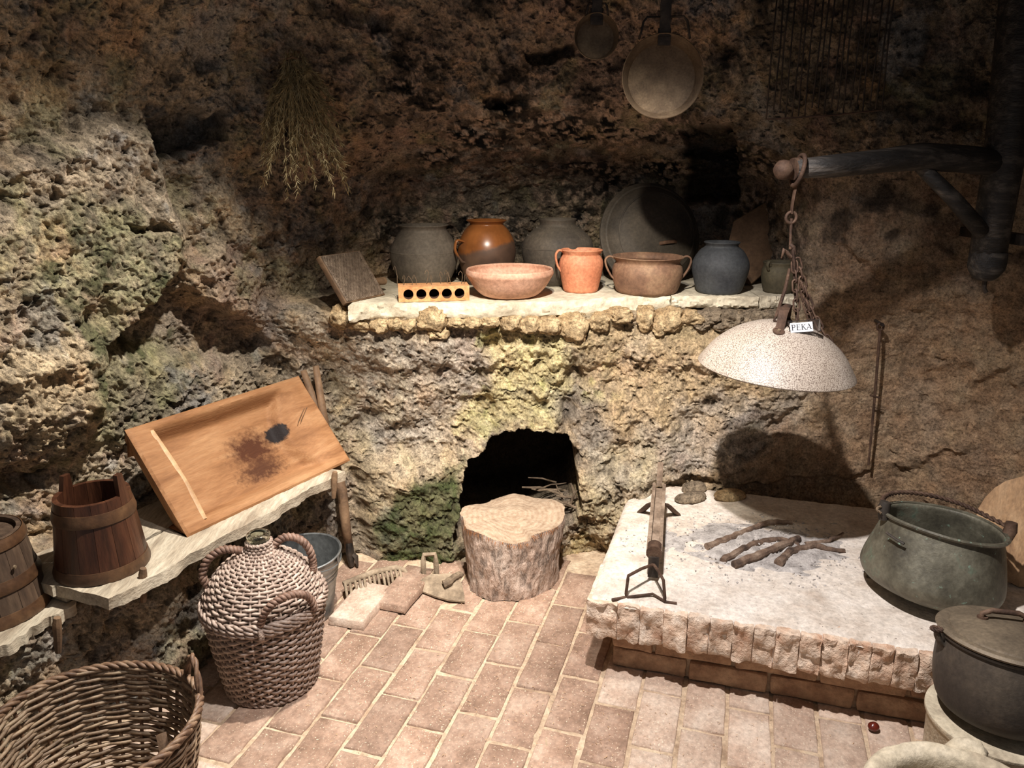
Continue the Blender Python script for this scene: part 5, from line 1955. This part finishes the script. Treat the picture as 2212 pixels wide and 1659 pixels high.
def rake():
    a, b = on_z(742, 1262, .045), on_z(868, 1226, .045)
    e = on_z(886, 1250, .012)
    root = thing('rake_head', 'old wooden rake head with long teeth lying on the floor', 'rake', (a.x, a.y, 0))
    o3 = Vector((a.x, a.y, 0))
    path = [a - o3, a.lerp(b, .5) - o3 + Vector((0, .012, .008)), a.lerp(b, .9) - o3 + Vector((0, .004, .004)), b - o3 + Vector((.01, -.01, -.006)), e - o3]
    MB().tube(path, [.012, .013, .012, .011, .007], 9).build('head_bar', M['dusty_wood'], root, sharp=180)
    for k in range(13):
        s = (k + .3) / 13
        p = a.lerp(b, s) - o3 + Vector((0, .012 * math.sin(s * 3.1), .004))
        q = Vector((p.x + .028, p.y - .085 - .012 * math.sin(k * 2.1), .006))
        MB().tube([p, p.lerp(q, .5) + Vector((0, 0, .012)), q], [.0065, .006, .0045], 6).build('tooth', M['dusty_wood'], root, sharp=180)


rake()


def hoe():
    c = on_z(955, 1268, .02)
    o3 = Vector((c.x, c.y, 0))
    pts_px = [(893, 1267), (910, 1276), (940, 1288), (970, 1296), (1004, 1299), (1003, 1284), (998, 1262), (990, 1244), (972, 1238), (950, 1240), (930, 1240), (912, 1250)]
    root = thing('hoe_blade', 'broad fan-shaped iron hoe blade with square eye, lying before the stump', 'hoe', o3)
    n = len(pts_px)
    top = []
    for i, (px, py) in enumerate(pts_px):
        z = .012 + (.03 if py < 1255 else .0)
        top.append(on_z(px, py, z) - o3)
    vs = top + [p - Vector((0, 0, .006)) for p in top]
    MB().add(vs, [tuple(range(n))[::-1], tuple(range(n, 2 * n))] + [(k, (k + 1) % n, n + (k + 1) % n, n + k) for k in range(n)]).build('blade', M['dusty_wood'], root)
    # square eye standing up
    e0 = on_z(928, 1243, .02) - o3
    s = .024
    loop = [e0 + Vector((-s, 0, 0)), e0 + Vector((-s * 1.05, .012, .055)), e0 + Vector((-s * .9, .018, .082)), e0 + Vector((s * .9, .018, .085)), e0 + Vector((s * 1.05, .012, .055)), e0 + Vector((s * 1.2, 0, 0))]
    MB().tube(loop, .0095, 4, up=(0, 1, 0), flat=1.2).build('eye', M['dusty_wood'], root, bevel=.0015)


hoe()


# ------------------------------------------------------------------ right foreground: cauldron, lidded pot, mortar, chestnut, board
def cauldron():
    c = Vector((1.318, 2.15, HZ + .012))
    root = thing('copper_cauldron', 'green-patinated copper cauldron with twisted bail handle on the hearth', 'cauldron', c, (R(-5), R(7), R(0)))
    prof = [(.10, .0), (.150, .008), (.188, .030), (.205, .060), (.204, .09), (.192, .14), (.177, .195), (.168, .226), (.169, .238)]

    def fn(a, r, z):
        return r * (1 + .012 * math.sin(3 * a + 1) + .01 * math.sin(5 * a + z * 20)), z + .004 * math.sin(2 * a)
    MB().lathe(vessel_profile(prof, .004), 88, fn).build('body', M['copper'], root, sharp=60)
    MB().lathe([(.168, .234), (.178, .234), (.181, .240), (.176, .245), (.167, .243)], 88, fn, closed=True).build('rim', M['copper'], root)
    L, Rr = Vector((-.176, .03, .250)), Vector((.180, -.04, .250))
    for p, sg in ((L, -1), (Rr, 1)):
        MB().tube([p + Vector((sg * -.004, 0, -.03)), p + Vector((sg * .004, 0, 0)), p + Vector((sg * .002, 0, .026))], [.017, .019, .016], 12).build('lug', M['castiron'] if sg < 0 else M['rust'], root)
    # bail lying back along the far rim
    pts = [L + Vector((.0, 0, .01))]
    for t in np.linspace(.1, .9, 7):
        a = math.pi * (1 - t)
        pts.append(Vector((math.cos(a) * .176, .02 + math.sin(a) * .155, .252 + .022 * math.sin(a))))
    pts.append(Rr + Vector((0, 0, .01)))
    rope(root, pts, .0075, M['rust'], 'bail_handle', 2, 18, False, 110)
    MB().tube([(-.198, -.045, .20), (-.185, -.085, .195), (-.172, -.105, .192)], .004, 6).build('patch_seam', M['castiron'], root)
    a = on_z(1925, 1125, 0)
    rope(root, [L + Vector((-.02, -.01, .012)), L + Vector((-.034, -.015, .002)), L + Vector((-.02, -.02, -.008))], .004, M['pan'], 'wire_end', 2, 2, False, 20)


cauldron()


def lidded_pot():
    c = Vector((1.208, 1.60, .288))
    root = thing('lidded_pot', 'dark cast iron cooking pot with flat lid at the right edge', 'pot', c, (R(-7), R(3), 0))
    prof = [(.09, .0), (.125, .004), (.150, .03), (.162, .08), (.164, .13), (.160, .175), (.156, .196)]
    MB().lathe(vessel_profile(prof, .006), 80).build('body', M['castiron'], root, sharp=60)
    MB().lathe([(.154, .192), (.164, .192), (.166, .199), (.154, .201)], 80, closed=True).build('rim', M['castiron'], root)
    lid = MB().lathe([(0, .203), (.158, .200), (.168, .202), (.171, .207), (.164, .213), (.154, .214), (.140, .211), (.138, .215), (.09, .224), (0, .228)], 80).build('lid', M['castlid'], root, sharp=30)
    MB().tube([(-.040, .058, .214), (-.043, .057, .238), (-.02, .055, .247), (.045, .045, .247), (.068, .042, .238), (.072, .042, .214)], .007, 10).build('lid_handle', M['rust'], lid, sharp=180)
    for sx, sy in ((-.040, .058), (.072, .042)):
        MB().tube([(sx, sy, .216), (sx, sy, .230)], .013, 12).build('handle_boss', M['rust'], lid)
    for sg in (-1, 1):
        MB().tube([(sg * .150, .02, .160), (sg * .166, .02, .172), (sg * .176, .02, .190), (sg * .180, .02, .205)], [.011, .013, .013, .011], 10, flat=.6).build('ear', M['castiron'], root)
        rope(root, [(sg * .180 + math.cos(t) * .012, .02 + math.sin(t) * .011, .207) for t in np.linspace(0, 2 * math.pi, 8, endpoint=False)], .005, M['rust'], 'ear_ring', 2, 4, True, 30)
    root.scale = (.95, .95, 1.0)
    o = MB().lathe([(0, 0), (.13, 0), (.140, .006), (.145, .13), (.150, .255), (.158, .268), (.157, .275), (0, .276)], 56, ring_noise(61, .01)).build('stone_pedestal', M['mortar'], sharp=50)
    tag(o, 'round pale stone pedestal under the lidded iron pot', 'pedestal')
    o.location = (1.205, 1.60, .0005)


lidded_pot()


def mortar():
    c = Vector((.912, 1.235, 0.001))
    root = thing('stone_mortar', 'thick-walled pale stone mortar with lug in the bottom right corner', 'mortar', c)
    prof = smooth_profile([(0, 0), (.12, 0), (.145, .02), (.168, .13), (.190, .27), (.198, .335), (.188, .358), (.168, .360), (.150, .345), (.140, .28), (.115, .16), (.06, .10), (0, .095)], 5)
    mb = MB().lathe(prof, 72, ring_noise(14, .012)).jit(.004, 22, 9)
    mb.build('bowl', M['mortar'], root, sharp=180)
    a = R(60)
    stone('lug', (math.cos(a) * .205, math.sin(a) * .205, .335), (.09, .06, .06), M['mortar'], 55, root, amp=.15)


mortar()


def chestnut():
    p = on_z(1887, 1570, .013)
    mb = MB()
    prof = smooth_profile([(0, 0), (.010, .002), (.017, .010), (.0165, .017), (.009, .024), (.002, .0275), (0, .028)], 4)
    mb.lathe(prof, 24, lambda a, r, z: (r * (1 - .12 * abs(math.sin(a))), z))
    root = thing('chestnut', 'single shiny brown chestnut on the floor before the hearth', 'chestnut', (p.x, p.y, .001), (0, 0, .4))
    mb.build('shell', M['chestnut'], root, sharp=180)
    MB().lathe([(0, -.0002), (.007, .0006), (.0105, .003), (.0100, .0034), (0, .0006)], 20).build('scar', M['wood_dull'], root)


chestnut()


def on_plane(px, py, p0, n):
    d = ray(px, py)
    t = (Vector(p0) - Vector((0, 0, EYE))).dot(n) / d.dot(n)
    return Vector((0, 0, EYE)) + d * t


def right_board():
    p0 = on_z(2165, 1262, HZ)
    n = Vector((-.45, -.80, .40)).normalized()
    px = [(2106, 1130), (2112, 1104), (2128, 1078), (2148, 1058), (2172, 1043), (2212, 1032), (2262, 1030), (2300, 1045), (2330, 1085), (2340, 1140), (2330, 1200), (2300, 1250), (2250, 1275), (2200, 1272), (2160, 1250), (2128, 1205), (2110, 1165)]
    P = [on_plane(a, b, p0, n) for a, b in px]
    base = min(P, key=lambda p: p.z)
    P = [p + Vector((0, 0, HZ + .004 - base.z)) for p in P]
    o3 = Vector((base.x, base.y, HZ))
    m = len(P)
    back = -n * .022
    mb = MB().add(P + [p + back for p in P], [tuple(range(m)), tuple(range(2 * m - 1, m - 1, -1))] + [(k, m + k, m + (k + 1) % m, (k + 1) % m) for k in range(m)])
    tag(mb.build('wooden_board', M['wood_board'], origin=o3, sharp=40), 'pale round wooden board leaning at the right edge behind the cauldron', 'board')


right_board()


# ------------------------------------------------------------------ crane, chain, baking lid with its card
def crane():
    Y0 = 2.42
    tip = on_y(1692, 367, Y0)
    post_top, post_bot = on_y(2212, -120, 2.62), on_y(2131, 590, 2.60)
    jn = on_y(2168, 352, 2.60)
    px_ = jn.x
    root = thing('swing_crane', 'black wooden hearth crane: beam with ball end, brace and post', 'crane', (px_, 2.60, 1.22))
    o3 = Vector((px_, 2.60, 1.22))
    pts = [on_y(1716, 365, Y0), on_y(1800, 358, Y0 + .03), on_y(1900, 347, Y0 + .07), on_y(1990, 338, Y0 + .11), on_y(2080, 344, Y0 + .15), jn]
    MB().tube([p - o3 for p in pts], [.029, .036, .037, .042, .044, .044], 14).jit(.004, 12, 4).build('beam', M['wood_black'], root, sharp=180)
    bl = tip - o3
    MB().lathe(smooth_profile([(0, -.03), (.018, -.025), (.03, 0), (.018, .025), (0, .03)], 5), 24).xf(Matrix.Translation(bl)).build('ball_end', M['rust'], root, sharp=180)
    d = (pts[1] - pts[0]).normalized()
    for e in (0.012, .03):
        MB().tube([bl + d * (.02 + e), bl + d * (.03 + e)], .033, 20).build('band', M['rust'], root)
    MB().tube([on_y(2222, -150, 2.62) - o3, jn - o3, on_y(2132, 560, 2.60) - o3], [.062, .060, .056], 12).jit(.005, 8, 6).build('post', M['wood_black'], root, sharp=180)
    MB().lathe(smooth_profile([(0, -.05), (.03, -.045), (.055, -.01), (.058, .03), (.055, .05)], 4), 24).xf(Matrix.Translation(on_y(2131, 575, 2.60) - o3)).build('post_foot', M['wood_black'], root, sharp=180)
    q = on_y(2129, 600, 2.60) - o3
    MB().tube([q, q + Vector((0, 0, -.035)), q + Vector((.01, 0, -.05))], .008, 8).build('pivot_pin', M['iron'], root)
    MB().tube([on_y(1975, 345, Y0 + .11) - o3, on_y(2060, 430, Y0 + .13) - o3, on_y(2122, 500, 2.58) - o3], [.020, .024, .026], 10).jit(.003, 12, 8).build('brace', M['wood_black'], root, sharp=180)
    # long bracket holding the post to the wall
    for zz in (1.36, 1.95):
        MB().box((0.10, .14, zz - 1.22), (.05, .36, .035)).build('wall_bracket', M['iron'], root, bevel=.003)
    return root


CRANE = crane()


def link_mesh(mb, c, d, side, L, w, r):
    """one oval chain link centred at c along d, lying in plane (d, side)"""
    d, side = d.normalized(), side.normalized()
    pts = []
    n = 20
    for k in range(n):
        a = 2 * math.pi * k / n
        x, y = math.cos(a) * w / 2, math.sin(a) * w / 2
        y += (L - w) / 2 * (1 if math.sin(a) >= 0 else -1)
        pts.append(c + side * x + d * y)
    mb.tube(pts, r, 6, closed=True)


def chain_run(root, a, b, sag, L=.040, w=.019, r=.0032):
    a, b = Vector(a), Vector(b)
    n = max(2, int((b - a).length / (L * .72)))
    pr = None
    pts = [a.lerp(b, t) + Vector((0, 0, -sag * 4 * t * (1 - t))) for t in np.linspace(0, 1, n + 1)]
    for k in range(n):
        d = pts[k + 1] - pts[k]
        u, v = frame_of(d)
        mb = MB()
        link_mesh(mb, (pts[k] + pts[k + 1]) / 2, d, u if k % 2 else v, d.length * 1.32, w, r)
        mb.build('link', M['rust'], root, sharp=180)


def hanging_chain():
    Y0 = 2.42
    top = on_y(1722, 345, Y0)
    root = thing('pot_chain', 'rusty iron pot chain with hook, hanging from the crane beam', 'chain', (top.x, Y0, top.z))
    o3 = Vector((top.x, Y0, top.z))
    P = lambda px, py, dy=0: on_y(px, py, Y0 + dy) - o3
    # ring round the beam
    c = P(1724, 368)
    MB().tube([c + Vector((math.sin(a) * .010, math.cos(a) * .042, math.sin(a) * .045)) for a in np.linspace(0, 2 * math.pi, 24, endpoint=False)], .007, 8, closed=True).build('beam_ring', M['rust'], root, sharp=180)
    # flat bar with an eye
    MB().tube([P(1720, 398), P(1712, 440), P(1710, 462)], [.012, .011, .010], 6, flat=.4).build('eye_bar', M['rust'], root)
    e = P(1709, 470)
    MB().tube([e + Vector((math.cos(a) * .016, 0, math.sin(a) * .017)) for a in np.linspace(0, 2 * math.pi, 18, endpoint=False)], .005, 8, closed=True).build('eye', M['rust'], root, sharp=180)
    MB().tube([P(1710, 472), P(1708, 500), P(1707, 538)], .0045, 8).build('rod', M['rust'], root)
    # hook
    h = [P(1706, 528), P(1714, 534), P(1716, 548), P(1708, 556), P(1700, 545), P(1694, 538), P(1688, 558)]
    MB().tube(h, [.006, .007, .007, .007, .006, .006, .003], 8).build('hook', M['rust'], root, sharp=180)
    e = P(1713, 560)
    MB().tube([P(1712, 540), P(1714, 566), P(1716, 590)], [.010, .013, .008], 8, flat=.5).build('shank', M['rust'], root)
    MB().tube([P(1706, 580), P(1696, 625), P(1682, 668), P(1676, 684)], [.005, .006, .006, .005], 8).build('long_hook', M['rust'], root)
    MB().tube([P(1676, 684), P(1672, 692), P(1680, 698), P(1690, 692)], .0045, 8).build('hook_tip', M['rust'], root)
    chain_run(root, P(1716, 566), P(1722, 690, -.02), .0)
    chain_run(root, P(1722, 560), P(1742, 640), 0.0)
    chain_run(root, P(1742, 640), P(1828, 775, -.02), .028)
    chain_run(root, P(1724, 590), P(1752, 690), .0)
    chain_run(root, P(1740, 655), P(1760, 715), .0)


hanging_chain()


def peka():
    c = on_y(1675, 795, 2.44)
    s = mpp(c)
    Rr = 164 * s
    Hh = .158
    root = thing('baking_lid', 'speckled pale domed baking lid hanging over the hearth', 'lid', c, (R(1), R(4.2), 0))
    prof = smooth_profile([(Rr, 0), (Rr * .965, .016), (Rr * .82, .068), (Rr * .60, .115), (Rr * .34, .146), (Rr * .14, .157), (0.0005, Hh)], 6)
    inner = [(max(.0005, r * .985), z - .004) for r, z in reversed(prof)]
    MB().lathe([(Rr * .99, -.003)] + prof + inner + [(Rr * .985, -.004)], 96).build('dome', M['enamel'], root, sharp=60)
    # strap handle arched over the crown
    def dome_z(r):
        rs = [q[0] for q in prof][::-1]
        zs = [q[1] for q in prof][::-1]
        return float(np.interp(r, rs, zs))
    path = [(-.042, -.085, dome_z(.095) + .004), (-.036, -.075, dome_z(.083) + .012), (-.030, -.062, dome_z(.07) + .045), (-.02, -.04, .205), (.0, -.0, .214), (.018, .04, .205), (.028, .062, dome_z(.07) + .045), (.034, .075, dome_z(.083) + .01), (.04, .085, dome_z(.095) + .004)]
    MB().tube(path, [.014, .014, .0145, .015, .015, .015, .0145, .014, .014], 4, up=(1, 0, 0), flat=.18).build('strap', M['rust'], root, sharp=50)
    for x, y in ((-.044, -.090), (.042, .088)):
        z = dome_z(math.hypot(x, y))
        mb = MB().lathe([(0, -.002), (.019, -.002), (.019, .002), (0, .002)], 20).xf(Matrix.Translation((x, y, z + .002)) @ Matrix.Rotation(math.atan2(x, -y) * 0 + (.38 if y < 0 else -.38), 4, 'X'))
        t = mb.build('strap_foot', M['rust'], root)
        MB().lathe([(0, .0), (.006, .0), (.005, .004), (0, .005)], 12).xf(Matrix.Translation((x, y, z + .004)) @ Matrix.Rotation(.38 if y < 0 else -.38, 4, 'X')).build('rivet', M['pan'], t)
    # little clear card holder with the printed card
    cz = dome_z(.10)
    hold = thing('card_holder', 'clear acrylic card holder with white name card on the hanging lid', 'sign', (0, 0, 0))
    pos = root.matrix_basis @ Vector((.036, -.098, cz + .006))
    hold.location = pos
    hold.rotation_euler = (R(-22), R(-5.5), R(-4))
    w, h, dd = .096, .040, .036
    # hollow triangular prism: front, rear and two end cheeks, thin acrylic
    MB().box((0, 0, h / 2), (w, .0016, h)).build('front_pane', M['acrylic'], hold)
    MB().box((0, dd * .5, h * .47), (w, .0016, h * 1.32), Matrix.Rotation(R(42), 3, 'X')).build('rear_pane', M['acrylic'], hold)
    for sx in (-1, 1):
        v = [(sx * w / 2, 0, 0), (sx * w / 2, dd, 0), (sx * w / 2, 0, h)]
        v += [(x - sx * .0014, y, z) for x, y, z in v]
        MB().add(v, [(0, 1, 2), (3, 5, 4), (0, 3, 4, 1), (1, 4, 5, 2), (2, 5, 3, 0)]).build('end_pane', M['acrylic'], hold)
    card = MB().box((-.010, -.0016, h * .43), (.068, .0012, .030)).build('card', M['paper'], hold)
    # serif capitals P E K A
    mb = MB()

    def seg(x0, z0, x1, z1, t):
        d = Vector((x1 - x0, 0, z1 - z0))
        nrm_ = Vector((-d.z, 0, d.x)).normalized() * t / 2
        q = [Vector((x0, 0, z0)) + nrm_, Vector((x0, 0, z0)) - nrm_, Vector((x1, 0, z1)) - nrm_, Vector((x1, 0, z1)) + nrm_]
        mb.add([p + Vector((0, -.0004, 0)) for p in q] + [p + Vector((0, .0002, 0)) for p in q], [(0, 1, 2, 3), (7, 6, 5, 4), (0, 4, 5, 1), (1, 5, 6, 2), (2, 6, 7, 3), (3, 7, 4, 0)])
    T, t = .0028, .0011
    Hc = .0165

    def serif(x, z, w=.0062): seg(x - w / 2, z, x + w / 2, z, t)
    x = 0.0
    # P
    seg(x, 0, x, Hc, T); serif(x, .0005); serif(x - .0004, Hc - .0005)
    arc = [(x, Hc - .0006)] + [(x + .0042 + math.sin(a) * .0042, Hc * .74 + math.cos(a) * (Hc * .26 - .0006)) for a in np.linspace(0, math.pi, 9)] + [(x, Hc * .48)]
    for (a0, b0), (a1, b1) in zip(arc[:-1], arc[1:]): seg(a0, b0, a1, b1, T * .8 if min(a0, a1) > x + .005 else t)
    # E
    x = .0150
    seg(x, 0, x, Hc, T); serif(x, .0005); serif(x, Hc - .0005)
    seg(x, Hc - .0006, x + .0085, Hc - .0006, t); seg(x, .0006, x + .009, .0006, t); seg(x, Hc * .52, x + .006, Hc * .52, t)
    seg(x + .0082, Hc - .0036, x + .0082, Hc, t); seg(x + .0086, 0, x + .0088, .004, t); seg(x + .0058, Hc * .40, x + .0058, Hc * .64, t)
    # K
    x = .0298
    seg(x, 0, x, Hc, T); serif(x, .0005); serif(x, Hc - .0005)
    seg(x + .0008, Hc * .44, x + .0088, Hc - .0006, t); serif(x + .0088, Hc - .0005, .005)
    seg(x + .0028, Hc * .58, x + .0096, .0006, T * .9); serif(x + .0098, .0005, .005)
    # A
    x = .0442
    seg(x, .0006, x + .0062, Hc, t); seg(x + .0062, Hc, x + .0122, .0006, T * .95); seg(x + .0024, Hc * .34, x + .0096, Hc * .34, t)
    serif(x - .0002, .0005, .0048); serif(x + .0122, .0005, .006)
    ln = mb.xf(Matrix.Translation((-.010 - .028, -.0024, h * .43 - Hc / 2)) @ Matrix.Diagonal((1.0, 1, 1.08, 1)))
    ln.build('lettering', M['ink'], card)


peka()


# ------------------------------------------------------------------ hanging pans, poker, bar rack, dried herbs
def pan_thing(px, py, rpx, Y, label, tilt, handle_px, ears):
    c = on_y(px, py, Y)
    s = mpp(c)
    Rr = rpx * s
    root = thing('frying_pan', label, 'pan', c, (R(90 - tilt[0]), 0, R(tilt[1])), 'iron pans hanging by long handles')
    # local: z axis toward the viewer (open side), y up
    prof = [(0, -Rr * .42), (Rr * .78, -Rr * .42), (Rr * .85, -Rr * .38), (Rr * .98, .004), (Rr, .010), (Rr * .985, .012), (Rr * .965, .004), (Rr * .83, -Rr * .35), (Rr * .77, -Rr * .385), (0, -Rr * .385)]
    MB().lathe(prof, 72, ring_noise(int(px), .008)).build('dish', M['pan'], root, sharp=40)
    MB().box((0, Rr + .21, .004), (.034, .44, .006)).build('handle', M['iron'], root, bevel=.001)
    MB().box((0, Rr - .01, -.002), (.04, .05, .008)).build('handle_tongue', M['iron'], root, bevel=.001)
    for sg in (-1, 1):
        x0 = ears * Rr
        MB().tube([(sg * x0, Rr * .86, .006), (sg * x0 * .92, Rr * 1.02, .012), (sg * x0 * .85, Rr * 1.25, .012), (sg * x0 * .70, Rr * 1.36, .01), (sg * .016, Rr * 1.36, .008)], .0035, 8).build('stay', M['iron'], root, sharp=180)
    # nail driven through the handle's eye into the rock
    top = root.matrix_basis @ Vector((0, Rr + .40, 0))
    nail = MB().tube([(0, -.03, 0), (0, .40, 0)], .006, 8).build('wall_nail', M['iron'])
    nail.location = top
    tag(nail, 'iron nail holding up ' + ('the small pan' if rpx < 70 else 'the large pan'), 'nail', 'nails for the pans')


pan_thing(1288, 80, 48, 2.64, 'small round iron pan hanging high on the wall', (4, 0), 0, .5)
pan_thing(1431, 166, 87, 2.58, 'large round iron frying pan hanging above the shelf', (2, -6), 0, .62)


def poker():
    _, _, h = hit(1895, 760)
    Y = h.y - .07
    a, b = on_y(1901, 712, Y), on_y(1876, 1004, Y + .02)
    root = thing('poker', 'thin iron poker with ring top hanging on the right wall', 'poker', b)
    MB().tube([a - b, (a - b) * .5 + Vector((.002, 0, 0)), (0, 0, 0)], [.006, .0055, .0045], 8).build('rod', M['rust'], root)
    r = a - b + Vector((0, 0, .012))
    MB().tube([r + Vector((math.cos(t) * .013, 0, math.sin(t) * .013)) for t in np.linspace(0, 2 * math.pi, 16, endpoint=False)], .0045, 8, closed=True).build('ring', M['rust'], root, sharp=180)
    MB().tube([(a - b) * .52 + Vector((-.02, -.004, .006)), (a - b) * .52 + Vector((.02, -.004, -.004))], .004, 6).build('wire_tie', M['rust'], root)
    n = MB().tube([(0, -.02, 0), (0, .12, .01)], .006, 8).build('wall_nail', M['iron'])
    n.location = a + Vector((0, 0, .022))
    tag(n, 'iron nail in the right wall holding the poker', 'nail')


poker()


def bar_rack():
    Y = 2.66
    a, b = on_y(1655, 258, Y), on_y(1905, 238, Y)
    o3 = Vector(a)
    root = thing('iron_bar_rack', 'sooty rack of thin vertical iron bars on the dark upper wall', 'rack', o3)
    r = random.Random(2)
    n = 19
    for k in range(n):
        s = k / (n - 1)
        p = a.lerp(b, s) - o3
        dz = r.uniform(0, .03) if k % 3 else 0
        MB().tube([p + Vector((0, 0, dz)), p + Vector((.006 * math.sin(k * 2), .004, .22)), p + Vector((.004 * math.cos(k * 3), .0, .52))], .0026, 6).build('bar', M['iron'], root, sharp=180)
    MB().tube([Vector((0, -.006, 0)), (b - a) * .5 + Vector((0, -.006, -.004)), (b - a) + Vector((0, -.006, 0))], .0032, 6).build('cross_wire', M['rust'], root)
    MB().tube([Vector((-.02, -.006, .50)), (b - a) + Vector((.02, -.006, .50))], .006, 6).build('top_bar', M['rust'], root)


bar_rack()


def herbs():
    r = random.Random(17)
    _, _, h0 = hit(640, 150)
    o3 = h0 + Vector((0.02, -.10, 0))
    root = thing('dried_herb_bunch', 'bunch of dried rosemary sprigs hanging upside down on the left wall', 'herbs', o3)
    mbl = MB()
    for k in range(90):
        a = r.uniform(-1, 1)
        py = 260 + r.uniform(-70, 175)
        px = 640 + a * 75 + (py - 200) * .30 * (a * .5 + .35)
        e = on_y(px, py, o3.y + r.uniform(-.03, .07)) - o3
        st = Vector((r.uniform(-.03, .03), r.uniform(-.01, .02), r.uniform(-.03, .05)))
        mid = st.lerp(e, .5) + Vector((r.uniform(-.02, .02), -.02, .01))
        path = [st, st.lerp(mid, .5) + Vector((0, -.005, 0)), mid, mid.lerp(e, .5), e]
        MB().tube(path, [.0018, .0016, .0014, .0012, .0008], 4).build('stem', M['herb'], root, sharp=180)
        for i in range(60):
            t = r.uniform(.12, 1.0)
            q = t * 4
            j = min(3, int(q))
            p = path[j].lerp(path[j + 1], q - j)
            d = (path[j + 1] - path[j]).normalized()
            u, v = frame_of(d)
            w = r.uniform(0, 6.28)
            o = (u * math.cos(w) + v * math.sin(w))
            tip = p + o * r.uniform(.010, .020) + d * r.uniform(.010, .026)
            sd = d.cross(o).normalized() * .0026
            mbl.add([p - sd, p + sd, tip, p + o * .003], [(0, 1, 2), (0, 2, 3), (1, 3, 2)])
    tag(mbl.build('leaves', M['herb'], root), kind='stuff')
    MB().tube([(-.03, 0, .02), (.0, -.02, .025), (.03, 0, .02), (0, .02, .02)], .004, 6, closed=True).build('string', M['wood_dull'], root)
    MB().tube([(0, .0, .03), (0, .03, .05), (0, .13, .06)], .004, 6).build('hanging_loop', M['wood_dull'], root)


herbs()


def straw():
    """chaff and wood shavings scattered over the paving"""
    r = random.Random(40)
    mb = MB()
    for k in range(1100):
        x, y = r.gauss(.15, .5), r.uniform(1.3, 2.6)
        h = Vector((x, y, 0)) - HEARTH_O
        if h.dot(BX) > -.02 and h.dot(AX) > -.02: continue
        if abs(x) > 1.2: continue
        L = r.uniform(.003, .010)
        a = r.uniform(0, 3.14)
        d = Vector((math.cos(a), math.sin(a), 0)) * L / 2
        w = Vector((-math.sin(a), math.cos(a), 0)) * r.uniform(.0004, .0008)
        c = Vector((x, y, .003))
        up = Vector((0, 0, .0018))
        mb.add([c - d - w, c - d + w, c + w + up, c - w + up, c + d - w, c + d + w], [(0, 1, 2, 3)[::-1], (3, 2, 5, 4)[::-1]])
    tag(mb.build('wood_chaff', M['trough_pale']), 'fine straw and wood chips scattered over the brick paving', 'chaff', kind='stuff')


straw()
